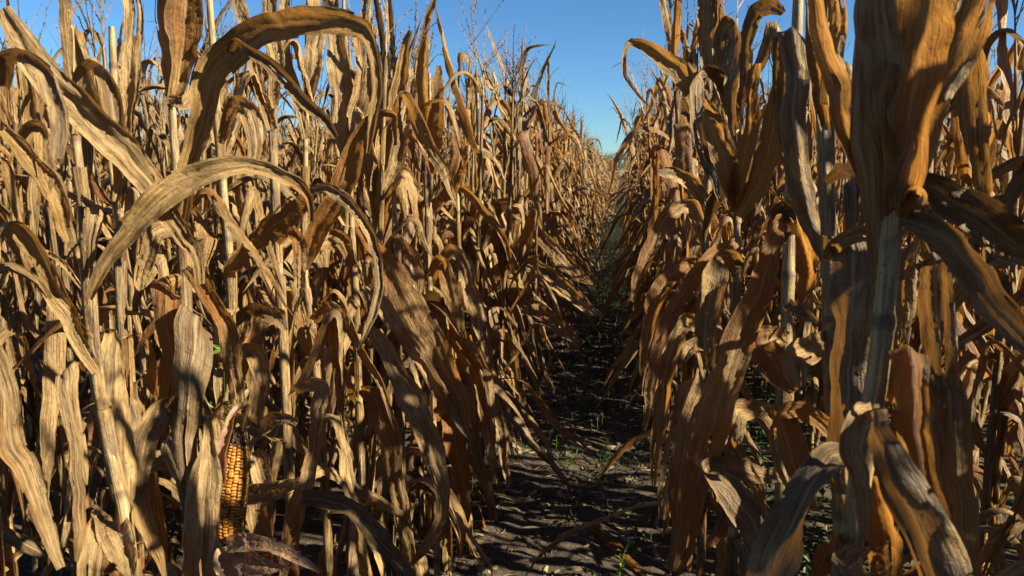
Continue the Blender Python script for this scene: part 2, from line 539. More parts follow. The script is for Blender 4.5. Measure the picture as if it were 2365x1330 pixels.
def ear_geo(rs, p, d, L, r, ns=10):
    """husk wrapped ear: a spindle with overlapping husk folds."""
    n = 14
    s = np.linspace(0, 1, n)
    prof = np.interp(s, [0, 0.05, 0.2, 0.5, 0.8, 0.93, 1], [0.35, 0.6, 0.95, 1, 0.72, 0.33, 0.12]) * r
    side = unit(np.cross(d, rs.randn(3)))
    P = p + d * (s * L)[:, None] + side * (0.02 * s ** 2)[:, None]
    V, Fc, uv = tube(P, prof, ns)
    V = V.reshape(n, ns + 1, 3)
    ph = rs.uniform(0, 6)
    ang = np.linspace(0, 2 * math.pi, ns + 1)
    V = P[:, None, :] + (V - P[:, None, :]) * (1 + 0.10 * np.sin(3 * ang + ph)[None, :, None] + 0.05 * np.sin(7 * ang + s[:, None] * 3)[..., None])
    uv = uv * np.array([3.0, 1.0])
    return V.reshape(-1, 3), Fc, uv

def plant_geo(seed, hi=True):
    """A whole random corn plant in local coordinates. Returns a list of (name, geo, rnd, tone, extra)."""
    rs = np.random.RandomState(seed)
    H = rs.uniform(1.88, 2.18)
    lean = rs.randn(2) * 0.045
    hs = np.linspace(0, 1, 8)
    bend = rs.randn(2) * 0.03
    pts = np.stack([lean[0] * hs * H + bend[0] * np.sin(hs * 3), lean[1] * hs * H + bend[1] * np.sin(hs * 2.5), hs * H], 1)
    st = Stalk(pts, rs.uniform(0.0115, 0.0145), 0.0045, rs)
    out = []
    V, Fc, uv, nd = st.mesh(8 if hi else 3, hi)
    out.append(('stalk', (V, Fc, uv), rs.rand(), 0.0, {'node': nd}))
    az0 = rs.uniform(0, 2 * math.pi)
    nl = len(st.nodes)
    ptone = rs.randn() * 0.22 - 0.10
    for k in range(1, nl):
        h = st.nodes[k]; q = h / H
        if not hi and q < 0.35 and rs.rand() < 0.2: continue
        if q < 0.12 and rs.rand() < 0.3: continue
        az = az0 + (k % 2) * math.pi + rs.randn() * 0.35
        L = np.interp(q, [0, 0.3, 0.55, 0.8, 1.0], [0.52, 0.78, 0.86, 0.68, 0.40]) * rs.uniform(0.75, 1.18)
        w = np.interp(q, [0, 0.3, 0.55, 0.8, 1.0], [0.048, 0.062, 0.070, 0.060, 0.038]) * rs.uniform(0.5, 1.08)
        if q < 0.42: kind = rs.choice(['hang', 'wilt', 'fold', 'fold', 'wilt'])
        elif q < 0.70: kind = rs.choice(['fold', 'fold', 'hang', 'fold', 'arch', 'hang', 'wilt'])
        else: kind = rs.choice(['erect', 'fold', 'fold', 'fold', 'erect', 'arch'])
        if rs.rand() < 0.12: L *= rs.uniform(0.35, 0.7)
        geo = auto_leaf(rs, st, h, az, L, w, kind, 44 if hi else 11, 8 if hi else 3)
        out.append(('leaf', geo, rs.rand(), float(np.clip(ptone + rs.randn() * 0.34, -0.9, 0.9)), None))
        if hi and 0.1 < q < 0.75 and rs.rand() < 0.3:        # a torn, rolled remnant of another blade
            geo = auto_leaf(rs, st, h, az + rs.uniform(1.2, 5.0), L * rs.uniform(0.4, 0.8), w * rs.uniform(0.35, 0.6), rs.choice(['hang', 'wilt', 'fold']), 36, 8)
            out.append(('leaf', geo, rs.rand(), float(np.clip(ptone + rs.randn() * 0.34, -0.9, 0.9)), None))
    out.append(('tassel', tassel_geo(rs, st.at(st.len), st.dir(st.len), rs.uniform(0.34, 0.46), hi), rs.rand(), 0, None))
    if hi and rs.rand() < 0.85:
        h = min(st.nodes, key=lambda x: abs(x - rs.uniform(0.85, 1.1)))
        az = az0 + rs.uniform(0, 6.28)
        a = np.array([math.cos(az), math.sin(az), 0])
        up = rs.rand() < 0.55
        d = unit(a * 0.45 + np.array([0, 0, 1.0 if up else -0.9]))
        p = st.at(h) + a * 0.02
        husks = []
        for j in range(3):
            az2 = az + j * 2.1
            hp = leaf_spine(rs, p + d * 0.10 + unit(np.cross(d, rs.randn(3))) * 0.02, az2, rs.uniform(0.09, 0.18), 'wilt', 16)
            husks.append(blade(rs, hp, np.array([-math.sin(az2), math.cos(az2), 0]), 0.045 * width_profile(np.linspace(0, 1, 16)), 6, np.full(16, 0.7), 0.1, 0.3, 0.1))
        out.append(('ear', ear_geo(rs, p, d, rs.uniform(0.17, 0.22), rs.uniform(0.025, 0.031)), rs.rand(), 0.1, {'husks': husks}))
    return out

def build_plant(root, geo):
    for name, (V, Fc, uv), rnd, tone, extra in geo:
        if name == 'stalk': me = make_mesh('stalk', V, Fc, M_STALK, uv, rnd, tone, extra)
        elif name == 'tassel': me = make_mesh('tassel', V, Fc, M_TASSEL, uv, rnd, tone, None, False)
        elif name == 'ear': me = make_mesh('ear', V, Fc, M_HUSK, uv, rnd, tone)
        else: me = make_mesh('leaf', V, Fc, M_LEAF, uv, rnd, tone, extra)
        o = link(name, me, root)
        if name == 'ear':
            for hk in extra['husks']:
                link('husk_leaf', make_mesh('husk_leaf', *hk[:2], M_HUSK, hk[2], rnd, 0.1), o)
def copy_tree(o, parent=None):
    c = o.copy(); COL.objects.link(c)
    if parent is not None: c.parent = parent
    for ch in o.children: copy_tree(ch, c)
    return c

# ------------------------------------------------------------------ picture point -> world point at a forward distance
def W(px, py, d):
    return EYE + fwd * d + rgt * ((px - 1182.5) / F * d) + upv * ((665 - py) / F * d)
def crom(C, n, kink=0.0):
    """Catmull-Rom through control rows C, resampled to n evenly spaced rows."""
    C = np.asarray(C, float)
    Q = np.concatenate([[2 * C[0] - C[1]], C, [2 * C[-1] - C[-2]]])
    out = []
    for i in range(1, len(Q) - 2):
        t = np.linspace(0, 1, 24, endpoint=False)[:, None]
        p0, p1, p2, p3 = Q[i - 1:i + 3]
        out.append(0.5 * ((2 * p1) + (-p0 + p2) * t + (2 * p0 - 5 * p1 + 4 * p2 - p3) * t ** 2 + (-p0 + 3 * p1 - 3 * p2 + p3) * t ** 3))
    A = np.concatenate(out + [C[-1:]])
    lin = np.concatenate([C[i] + (C[i + 1] - C[i]) * np.linspace(0, 1, 24, endpoint=False)[:, None] for i in range(len(C) - 1)] + [C[-1:]])
    A = A * (1 - kink) + lin * kink
    L = np.concatenate([[0], np.cumsum(np.linalg.norm(np.diff(A[:, :3], axis=0), axis=1))])
    x = np.linspace(0, L[-1], n)
    return np.stack([np.interp(x, L, A[:, k]) for k in range(A.shape[1])], 1)

HERO_N = 0
class Hero:
    """A near plant whose stalk and main leaves stand where the photograph has them."""
    def __init__(s, stalk_px, d, r0, r1, label, seed, low=0, group=None, mid=0.4, sheaths=0.6, ext=None):
        s.rs = np.random.RandomState(seed)
        pts = [W(x, y, dd if dd else d) for x, y, dd in [(q if len(q) == 3 else (*q, None)) for q in stalk_px]]   # listed from low to high
        p0, p1 = pts[0], pts[1]
        foot = np.array([p0[0] - (p1[0] - p0[0]) * 0.3, p0[1] - (p1[1] - p0[1]) * 0.3, 0.0])
        if ext:
            v = unit(pts[-1] - pts[-2]); v = unit(v + np.array([0, 0, 1.0])); pts.append(pts[-1] + v * ext)
        pts = [foot] + pts
        s.foot = foot
        s.st = Stalk(crom(np.array(pts) - foot, 26), r0, r1, s.rs)
        s.root = thing('corn_plant', foot, label, 'corn plant', group)
        V, Fc, uv, nd = s.st.mesh(14)
        link('stalk', make_mesh('stalk', V, Fc, M_STALK, uv, s.rs.rand(), 0, {'node': nd}), s.root)
        s.az0 = s.rs.uniform(0, 6.28)
        for k in range(2, 2 + low):
            if k >= len(s.st.nodes): break
            s.auto(k, s.rs.choice(['hang', 'fold', 'hang', 'wilt']))
        for k in range(2 + low, len(s.st.nodes) - 1):
            h0, h1 = s.st.nodes[k], s.st.nodes[k + 1]
            if s.rs.rand() < sheaths:
                s.sheath(h0, h0 + (h1 - h0) * s.rs.uniform(0.6, 1.05), s.rs.uniform(0.6, 0.95), s.rs.uniform(-2.6, -0.6), 0.0015, s.rs.uniform(-0.6, 0.3), None, 0.003)
            if s.rs.rand() < mid:
                s.auto(k, s.rs.choice(['hang', 'fold', 'wilt']), s.rs.uniform(0.25, 0.55), s.rs.uniform(0.03, 0.055))
    def auto(s, k, kind, L=None, w=None, az=None):
        rs = s.rs; h = s.st.nodes[k]
        for attempt in range(10):                     # turn the leaf until it leaves the ear and the dark flap in the open
            a_ = az if az is not None else s.az0 + (k % 2) * math.pi + rs.randn() * (0.4 + 0.25 * attempt)
            g = auto_leaf(rs, s.st, h, a_, L or rs.uniform(0.5, 0.8), w or rs.uniform(0.045, 0.065), kind, 54, 10)
            v = g[0] + s.foot - EYE; dd = v @ fwd; px = 1182.5 + v @ rgt / dd * F; py = 665 - v @ upv / dd * F
            if not np.any((px > 400) & (px < 650) & (py > 720) & (py < 1340) & (dd < np.where(px < 485, 1.36, 1.52))): break
        else: return
        link('leaf', make_mesh('leaf', g[0], g[1], M_LEAF, g[2], rs.rand(), float(np.clip(rs.randn() * 0.35, -0.8, 0.8))), s.root)
    def sheath(s, h0, h1, wrap=0.85, az=None, gap=0.002, tone=0.0, rnd=None, flare=0.0):
        """a leaf sheath clasping the stalk between two heights."""
        rs = s.rs; az = rs.uniform(0, 6.28) if az is None else az
        n, nc = 12, 13
        hs = np.linspace(h0, h1, n); u = np.linspace(-1, 1, nc)
        a = np.array([math.cos(az), math.sin(az), 0.0]); b = np.array([-math.sin(az), math.cos(az), 0.0])
        V = np.zeros((n, nc, 3))
        ph = rs.uniform(0, 6)
        for i, h in enumerate(hs):
            r = s.st.rad(h) + gap + flare * (i / n) ** 2 + 0.0012 * np.sin(5 * u + ph + h * 12)
            r = r + gap * 1.5 * np.abs(u) ** 4
            an = u * math.pi * wrap
            V[i] = s.st.at(h) + (r * np.cos(an))[:, None] * a + (r * np.sin(an))[:, None] * b
        uv = np.stack(np.broadcast_arrays((u[None, :] + 1) / 2, hs[:, None]), -1)
        link('leaf_sheath', make_mesh('leaf_sheath', V.reshape(-1, 3), grid_faces(n, nc), M_LEAF, uv.reshape(-1, 2), 10 + (rs.rand() if rnd is None else rnd), tone), s.root)
    def leaf(s, pts, tone=0.0, curl=0.35, curl2=None, vee=0.2, ruffle=0.14, corr=0.09, turn=0.0, turn2=None, rnd=None, nr=72, nc=13, name='leaf', mat=None, side=None, ragged=0.06):
        """pts: (px, py, forward distance, apparent width in photo pixels)."""
        rs = s.rs
        C = np.array([[*W(x, y, d), w * d / F] for x, y, d, w in pts])
        A = crom(C, nr, 0.55)
        P = A[:, :3]; wid = np.maximum(A[:, 3], 0.0015)
        t = np.linspace(0, 1, nr)
        tw = np.radians(turn + ((turn if turn2 is None else turn2) - turn) * t) + smooth_noise(rs, t, 4, 2) * 0.22
        cu = curl + ((curl if curl2 is None else curl2) - curl) * t + smooth_noise(rs, t, 6, 2) * 0.5
        T0 = unit(P[1] - P[0])
        S0 = np.cross(T0, unit(EYE - P[0]))
        if side is not None and S0.dot(np.asarray(side, float)) < 0: S0 = -S0
        # the small bends, pinches and sags of a dead leaf
        Lh = np.concatenate([[0], np.cumsum(np.linalg.norm(np.diff(P, axis=0), axis=1))])
        fade = np.clip(t * 6, 0, 1)
        for vec in (rgt, upv, fwd):
            P = P + vec * (smooth_noise(rs, Lh, 9.0, 3) * 0.006 * fade)[:, None]
        wid = wid * (1 + 0.15 * smooth_noise(rs, Lh, 9.0, 2))
        P = P - s.foot
        # tocam offset: blade() measures from EYE, so pass the shift between local and world
        V, Fc, uv = blade(rs, P, S0, wid, nc, cu, vee, ruffle, corr, tw, tocam=s.foot, ragged=ragged, crumple=float(np.clip((pts[len(pts) // 2][2] - 0.55) * 0.9, 0.22, 0.9)), torn=1.9)
        return link(name, make_mesh(name, V, Fc, mat or M_LEAF, uv, 10 + (rs.rand() * 0.99 if rnd is None else rnd), tone), s.root)
    def tassel(s, size=0.32):
        g = tassel_geo(s.rs, s.st.at(s.st.len), s.st.dir(s.st.len), size)
        link('tassel', make_mesh('tassel', *g[:2], M_TASSEL, g[2], 0.5, 0, None, False), s.root)

# ------------------------------------------------------------------ ground: one sheet to the horizon, fine near the camera
grs = np.random.RandomState(5)
_wv = [(grs.uniform(0.5, 1.0) * f, grs.uniform(0, 6.28), grs.uniform(0, 6.28), amp) for f, amp in
       [(3, .012), (4, .010), (7, .007), (9, .006), (14, .0045), (19, .0035), (27, .0028), (37, .0022), (52, .0017), (71, .0013), (95, .001)] for _ in range(2)]
def ground_z(x, y):
    z = np.zeros_like(np.asarray(x, float) + np.asarray(y, float))
    for f, a, p, amp in _wv: z = z + amp * np.sin(f * (np.cos(a) * x + np.sin(a) * y) + p + 0.8 * np.sin(0.37 * f * (np.sin(a) * x - np.cos(a) * y)))
    return z * np.exp(-np.maximum(np.abs(y) - 12, 0) / 6)
gx = np.concatenate([[-400, -120, -40, -15, -8], np.arange(-5, -1.0, 0.25), np.arange(-1.0, 0.8, 0.018), np.arange(0.8, 5, 0.25), [8, 15, 40, 120, 400]])
gy = np.concatenate([[-60, -15, -5, -2, 0, 1.0, 1.6], np.arange(2.0, 7, 0.02), np.arange(7, 14, 0.06), [16, 20, 30, 60, 120, 300, 900, 1500]])
GX, GY = np.meshgrid(gx, gy)
gV = np.stack([GX, GY, ground_z(GX, GY)], -1).reshape(-1, 3)
go = link('ground', make_mesh('ground', gV, grid_faces(len(gy), len(gx)), M_SOIL))
go['kind'] = 'structure'
def G(px, py):
    """picture point -> point on the flat ground"""
    d = fwd + rgt * ((px - 1182.5) / F) + upv * ((665 - py) / F)
    p = EYE + d * (-EYE[2] / d[2])
    p[2] = float(ground_z(p[0], p[1]))
    return p

# ------------------------------------------------------------------ far trees at the end of the path
def make_tree(x, y, h, seed, label):
    rs = np.random.RandomState(seed)
    root = thing('broadleaf_tree', (x, y, 0), label, 'tree', 'far trees beyond the end of the path')
    tr = [tube(np.array([[0, 0, -0.1], [0.1, 0, h * 0.3], [0, 0.1, h * 0.8]]), np.array([0.25, 0.2, 0.06]), 7)]
    cl = []
    for k in range(16):
        a = rs.uniform(0, 6.28); z = rs.uniform(0.35, 0.95) * h; rr = h * 0.36 * math.sin(min(1, (1.05 - z / h) * 1.6) * 1.57) * rs.uniform(0.3, 1)
        c = np.array([rr * math.cos(a), rr * math.sin(a), z]); cl.append(c)
        tr.append(tube(np.array([[0, 0, z * 0.7], c * [0.6, 0.6, 0.93], c]), np.array([0.08, 0.05, 0.02]), 4))
    V, Fc, uv = join(tr)
    link('trunk', make_mesh('trunk', V, Fc, M_BARK), root)
    n = 2600
    c = np.array(cl)[rs.randint(0, len(cl), n)] + rs.randn(n, 3) * h * np.array([0.085, 0.085, 0.07])
    a = unit(rs.randn(n, 3)); b = unit(np.cross(a, rs.randn(n, 3))); l = h * rs.uniform(0.012, 0.028, (n, 1))
    V = np.stack([c - a * l, c + b * l * 0.6, c + a * l, c - b * l * 0.6], 1).reshape(-1, 3)
    link('crown', make_mesh('crown', V, np.arange(4 * n).reshape(-1, 4), M_TREE, smooth=False), root)
M_BARK = simple_mat('tree bark', (0.07, 0.05, 0.035), (0.13, 0.10, 0.075))
M_TREE = simple_mat('tree leaves', (0.05, 0.09, 0.025), (0.10, 0.16, 0.045), 0.6, 0.6, 0.3)
for k, (x, h) in enumerate([(-9, 6.2), (-4.5, 8.4), (-1.5, 8.8), (1.2, 7.4), (4.5, 5.0), (8.5, 6.5)]):
    make_tree(x, 250 + 7 * math.sin(k * 2.1), h, 40 + k, 'small hazy green tree on the horizon beyond the end of the corn path')

# ------------------------------------------------------------------ weeds in the path
def weed_leaf(c, d, n, l, w):
    """one pointed leaf of six vertices, two quads folded along the midrib"""
    s = unit(np.cross(d, n))
    up = n * l * 0.12
    V = np.array([c, c + d * l * 0.45 + s * w * 0.5 + up, c + d * l, c + d * l * 0.45 - s * w * 0.5 + up, c + d * l * 0.5])
    return V, np.array([[0, 1, 2, 4], [0, 4, 2, 3]]), np.zeros((5, 2))
def weed_geo(rs, h, nl, leaf_l, spread=0.5):
    lean = rs.randn(2) * 0.12 * h
    s = np.linspace(0, 1, 6)
    P = np.stack([lean[0] * s ** 2, lean[1] * s ** 2, h * s], 1)
    stem = [tube(P, 0.0024 * (1.1 - 0.7 * s), 5)]
    lv = []
    for k in range(nl):
        q = rs.uniform(0.12, 1.0); c = np.array([np.interp(q, s, P[:, j]) for j in range(3)])
        a = k * 2.4 + rs.randn() * 0.4
        d = unit(np.array([math.cos(a), math.sin(a), rs.uniform(-0.2, 0.9)]))
        n = unit(np.array([0, 0, 1.0]) - d * d[2] + 1e-3)
        l = leaf_l * rs.uniform(0.6, 1.15) * (1.15 - 0.5 * q)
        lv.append(weed_leaf(c, d, n, l, l * rs.uniform(0.30, 0.45)))
    return join(stem), [lf for lf in lv]
wrs = np.random.RandomState(12)
stuff = []
for k in range(3400):
    y = 2.9 + 37 * wrs.rand() ** 1.8
    if y < 6.5 and wrs.rand() < 0.97 - 0.17 * (y - 2.9): continue
    x = -0.10 + wrs.randn() * (0.20 + 0.004 * y)
    hh = wrs.uniform(0.04, 0.14) + min(y - 3, 14) * 0.012 * wrs.rand()
    if y > 9: hh *= 1.1
    base = np.array([x, y, float(ground_z(x, y))])
    for j in range(5 if y < 14 else 3):
        c = base + np.array([wrs.randn() * 0.03, wrs.randn() * 0.03, hh * wrs.uniform(0.15, 1)])
        a = wrs.uniform(0, 6.28); d = unit(np.array([math.cos(a), math.sin(a), wrs.uniform(-0.3, 0.8)]))
        l = wrs.uniform(0.018, 0.05)
        stuff.append(weed_leaf(c, d, unit(np.array([0, 0, 1.0]) - d * d[2]), l, l * 0.42))
    stuff.append(tube(np.stack([base, base + np.array([wrs.randn() * 0.02, wrs.randn() * 0.02, hh])]), np.array([0.0018, 0.001]), 3))
for k in range(420):       # the same weeds under the corn on the right
    x, y = wrs.uniform(0.6, 1.0), wrs.uniform(1.6, 6); base = np.array([x, y, 0.0]); hh = wrs.uniform(0.1, 0.55)
    for j in range(6):
        c = base + np.array([wrs.randn() * 0.05, wrs.randn() * 0.05, hh * wrs.uniform(0.2, 1)])
        a = wrs.uniform(0, 6.28); d = unit(np.array([math.cos(a), math.sin(a), wrs.uniform(-0.3, 0.8)])); l = wrs.uniform(0.02, 0.055)
        stuff.append(weed_leaf(c, d, unit(np.array([0, 0, 1.0]) - d * d[2]), l, l * 0.42))
V, Fc, uv = join(stuff)
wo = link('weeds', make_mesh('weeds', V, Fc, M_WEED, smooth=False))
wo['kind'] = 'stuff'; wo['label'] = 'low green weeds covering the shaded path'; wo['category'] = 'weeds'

def single_weed(px, py, h, nl, leaf_l, label, seed, mat=None, group=None):
    p = G(px, py)
    rs = np.random.RandomState(seed)
    root = thing('weed', p, label, 'weed', group)
    st, lv = weed_geo(rs, h, nl, leaf_l)
    link('stem', make_mesh('stem', *st[:2], mat or M_WEEDL), root)
    for V, Fc, uv in lv: link('leaf', make_mesh('leaf', V, Fc, mat or M_WEEDL, smooth=False), root)
M_SPRIG = simple_mat('sprig green', (0.16, 0.29, 0.04), (0.24, 0.38, 0.075), 30, 0.5, 0.4)
single_weed(1430, 1337, 0.19, 13, 0.050, 'bright yellow-green weed standing at the near end of the path', 3, M_SPRIG)
single_weed(1285, 1040, 0.09, 8, 0.040, 'small sunlit weed on the light strip of soil where it crosses the path', 4)
single_weed(1318, 1078, 0.06, 6, 0.045, 'tiny low weed just in front of the brightest strip of sunlit soil', 6)
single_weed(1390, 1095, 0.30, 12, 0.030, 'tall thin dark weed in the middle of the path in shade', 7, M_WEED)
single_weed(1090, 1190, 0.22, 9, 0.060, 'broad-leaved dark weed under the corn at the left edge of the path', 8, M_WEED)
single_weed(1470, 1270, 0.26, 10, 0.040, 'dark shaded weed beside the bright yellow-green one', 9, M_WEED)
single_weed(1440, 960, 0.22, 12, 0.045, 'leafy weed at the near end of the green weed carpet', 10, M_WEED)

# ------------------------------------------------------------------ straw and leaf scraps on the soil
srs = np.random.RandomState(8)
parts = []
for k in range(1900):
    y = 2.0 + 8 * srs.rand() ** 1.3; x = srs.uniform(-1.1, 0.6)
    a = srs.uniform(0, 6.28); l = srs.uniform(0.03, 0.20) * (0.6 if abs(x + 0.2) < 0.3 else 1.0); n = 6
    s = np.linspace(-0.5, 0.5, n)
    aa = a + srs.uniform(-1.6, 1.6) * s
    P = np.stack([x + np.cos(aa) * s * l, y + np.sin(aa) * s * l, np.zeros(n)], 1)
    P[:, 2] = ground_z(P[:, 0], P[:, 1]) + 0.004 + srs.uniform(0, 0.012) * (1 - 4 * s * s)
    if srs.rand() < 0.62: parts.append(tube(P, np.full(n, srs.uniform(0.0009, 0.0022)), 4))
    else: parts.append(blade(srs, P, np.array([-math.sin(a), math.cos(a), 0.2]), np.full(n, srs.uniform(0.008, 0.04)) * np.array([.5, 1, 1, 1, .8, .3]), 4, None, 0.5, 0.6, 0.2))
V, Fc, uv = join(parts)
so = link('straw_litter', make_mesh('straw_litter', V, Fc, M_STRAW, uv))
so['kind'] = 'stuff'; so['label'] = 'dry straw and leaf scraps scattered on the soil'; so['category'] = 'litter'

# one big fallen leaf on the soil beside the bright weed
fl = thing('fallen_leaf', G(1400, 1255), 'single broad brown dead leaf lying on the soil of the path', 'fallen leaf')
_p = np.array([G(x, y) for x, y in [(1345, 1225), (1372, 1238), (1405, 1262), (1440, 1290), (1478, 1318), (1500, 1336)]]); _p[:, 2] += [0.012, 0.03, 0.035, 0.03, 0.02, 0.01]
_p = crom(_p - np.array(fl.location), 36)
V, Fc, uv = blade(np.random.RandomState(4), _p, np.array([0.6, 0.8, 0.0]), 0.075 * np.interp(np.linspace(0, 1, 36), [0, .15, .5, .85, 1], [.15, .7, 1, .6, .05]), 9, np.full(36, 0.8), 0.2, 0.3, 0.1)
link('leaf', make_mesh('leaf', V, Fc, M_LEAF, uv, 10.75, 0.5), fl)

# ------------------------------------------------------------------ the field: rows of corn
frs = np.random.RandomState(77)
ROWS = [(-0.86 - 0.76 * k, 'L', k) for k in range(24)] + [(0.37 + 0.76 * k, 'R', k) for k in range(16)]
cand = []
for X, side, k in ROWS:
    y = -3.5
    while y < (110 if k < 3 else 55):
        far = math.hypot(X, y)
        y += ((0.115 if side == 'L' and k == 1 else 0.15) if far < 9 else 0.22 if far < 18 else 0.34 if far < 50 else 0.6) * frs.uniform(0.75, 1.25)
        if frs.rand() < 0.04: continue
        cand.append((X + frs.randn() * 0.035 + (0.11 if side == 'L' and k == 0 and y > 3.3 else 0), y, side, k))
def in_frame(x, y):
    v = np.array([x, y, 1.2]) - EYE
    d = v.dot(fwd)
    if d < 0.3: return False
    return abs(v.dot(rgt)) / d * F < 1182 + 0.42 / d * F
VIS = [1.0, 0.72, 0.5, 0.36, 0.28, 0.22, 0.18, 0.15]
near, rest = [], []
for x, y, side, k in cand:
    if side == 'L' and k == 0 and -0.2 < y < 2.3: continue      # the near plants are built one by one below
    if side == 'R' and k == 0 and 0.10 < y < 3.05: continue
    if side == 'L' and k == 0 and y <= -0.2: continue
    if side == 'L' and k == 1 and y < 1.0: continue
    if side == 'R' and ((k == 0 and 3.62 < y < 4.22) or (k == 1 and 3.45 < y < 4.08) or (k == 2 and 3.33 < y < 3.97) or (k == 3 and 3.25 < y < 3.85)): continue   # a gap where sun reaches the path
    if side == 'R' and ((k == 1 and 0.1 < y < 0.78)): continue
    if side == 'R' and ((k == 2 and 2.25 < y < 2.78) or (k == 3 and 2.05 < y < 2.65) or (k == 4 and 1.95 < y < 2.5)): continue
    if in_frame(x, y):
        sc_ = VIS[min(k, 7)] / math.hypot(x, y)
        near.append((sc_, x, y, side, k))
    elif side == 'R' and y > -3.2 and k < 5 and y < 1.5 * (x + 1.5): rest.append((x, y))
near.sort(reverse=True)
NEAR_N = 272
rest += [(x, y) for _, x, y, _, _ in near[NEAR_N:]]
near = near[:NEAR_N]

BANDS = {'L': ['sunlit tan corn plant in the row left beside the path, {}', 'sunlit corn plant in the second row left of the path, {}',
               'withered corn plant in the third row left of the path, {}', 'withered corn plant deep in the field, left of the path, {}'],
         'R': ['backlit rusty corn plant in the row right beside the path, {}', 'backlit corn plant, second row right of the path, {}',
               'backlit corn plant in the third row right of the path, {}', 'backlit corn plant deep in the right half of the field, {}']}
def band(side, k, y):
    t = 'nearby' if y < 4.5 else 'midway' if y < 9 else 'far off'
    return BANDS[side][min(k, 3)].format(t)
NVAR = 30
protos = {}
for i, (_, x, y, side, k) in enumerate(near):
    v = i % NVAR
    lab = band(side, k, y)
    if v not in protos:
        o = thing('corn_plant', (x, y, 0), lab, 'corn plant', lab)
        build_plant(o, plant_geo(1000 + v))
        protos[v] = o
    else:
        o = copy_tree(protos[v])
        o['label'] = lab; o['group'] = lab
        o.location = (x, y, 0)
    o.rotation_euler = (frs.randn() * 0.03, frs.randn() * 0.03, frs.uniform(0, 6.28))
    s = frs.uniform(0.94, 1.07)
    if side == 'L' and k in (1, 2, 3) and y < 6: s *= 0.90
    o.scale = (s, s, s)

# the rest of the field, too many to count, as one mass
low = []
for v in range(12):
    geo = plant_geo(3000 + v, False)
    Vs, Fs, Us, Rn, To, Nd, Mi, o_ = [], [], [], [], [], [], [], 0
    for name, (V, Fc, uv), rnd, tone, extra in geo:
        Vs.append(V); Fs.append(Fc + o_); Us.append(uv); o_ += len(V)
        Rn.append(np.full(len(V), rnd)); To.append(np.full(len(V), tone))
        Nd.append(extra['node'] if extra and 'node' in extra else np.zeros(len(V)))
        Mi.append(np.full(len(Fc), {'stalk': 1, 'tassel': 2}.get(name, 0)))
    low.append([np.concatenate(q) for q in (Vs, Fs, Us, Rn, To, Nd, Mi)])
AV, AF, AU, AR, AT, AN, AM, off = [], [], [], [], [], [], [], 0
for x, y in rest:
    V, Fc, U, Rn, To, Nd, Mi = low[frs.randint(len(low))]
    for attempt in range(14):
        a, s = frs.uniform(0, 6.28), frs.uniform(0.93, 1.06)
        c, sn = math.cos(a) * s, math.sin(a) * s
        Q = np.stack([V[:, 0] * c - V[:, 1] * sn + x, V[:, 0] * sn + V[:, 1] * c + y, V[:, 2] * s], 1)
        if math.hypot(x, y) > 2.6: break
        v = Q - EYE; dd = v @ fwd                                   # nobody stands with a leaf across the lens
        if not np.any((dd > -0.1) & (dd < 1.3) & (np.abs(v @ rgt) < np.maximum(dd, 0.1) * 0.72 + 0.05)): break
    else: continue
    AV.append(Q)
    AF.append(Fc + off); off += len(V)
    AU.append(U); AR.append((Rn + frs.rand()) % 1.0); AT.append(To); AN.append(Nd); AM.append(Mi)
me = make_mesh('corn_field', np.concatenate(AV), np.concatenate(AF), M_LEAF, np.concatenate(AU), np.concatenate(AR), np.concatenate(AT), {'node': np.concatenate(AN)})
me.materials.append(M_STALK); me.materials.append(M_TASSEL)
me.polygons.foreach_set('material_index', np.concatenate(AM).astype(np.int32))
fo = link('corn_field', me)
fo['kind'] = 'stuff'; fo['label'] = 'dense mass of dry corn filling the field behind the nearer plants'; fo['category'] = 'corn field'
print('near', len(near), 'rest', len(rest), 'quads', len(me.polygons))

# ------------------------------------------------------------------ the near plants, one by one
# ---- left of the path
p = Hero([(300, 1290, 1.18), (262, 1080, 1.2), (222, 850, 1.22), (208, 690, 1.23), (196, 480, 1.25), (172, 300, 1.27), (166, 160, 1.28), (164, 60, 1.28)], 1.22, 0.0135, 0.006,
         'slender leaning corn plant with a long arched leaf and a bare tassel against the sky', 11, 7)
p.sheath(0.55, 1.0, 0.8, -2.0); p.sheath(1.25, 1.62, 0.9, -1.0)
p.leaf([(205, 690, 1.21, 22), (222, 655, 1.20, 34), (262, 585, 1.19, 44), (330, 495, 1.18, 60), (410, 425, 1.18, 62), (490, 385, 1.19, 54), (560, 376, 1.21, 44), (630, 392, 1.23, 40), (690, 425, 1.25, 34), (716, 462, 1.26, 20), (722, 520, 1.27, 12)], tone=-0.1, rnd=0.05, vee=0.15, curl=0.3, corr=0.12)
p.leaf([(196, 470, 1.24, 22), (215, 455, 1.23, 36), (222, 470, 1.20, 44), (214, 520, 1.19, 44), (205, 580, 1.19, 34), (200, 640, 1.2, 18)], tone=-0.2)
p.leaf([(176, 310, 1.26, 18), (182, 220, 1.25, 24), (198, 150, 1.23, 30), (222, 135, 1.21, 34), (244, 190, 1.2, 38), (262, 260, 1.2, 46), (280, 330, 1.19, 42), (284, 400, 1.19, 30), (268, 470, 1.19, 16)], tone=-0.15, rnd=0.5, curl=0.7)
p.leaf([(168, 190, 1.27, 14), (160, 120, 1.26, 22), (150, 40, 1.25, 24), (142, -40, 1.24, 22)], tone=-0.2)
p.leaf([(222, 860, 1.2, 20), (190, 800, 1.18, 34), (140, 720, 1.17, 34), (80, 650, 1.16, 26), (20, 620, 1.15, 24), (-30, 640, 1.15, 20)], tone=-0.25)
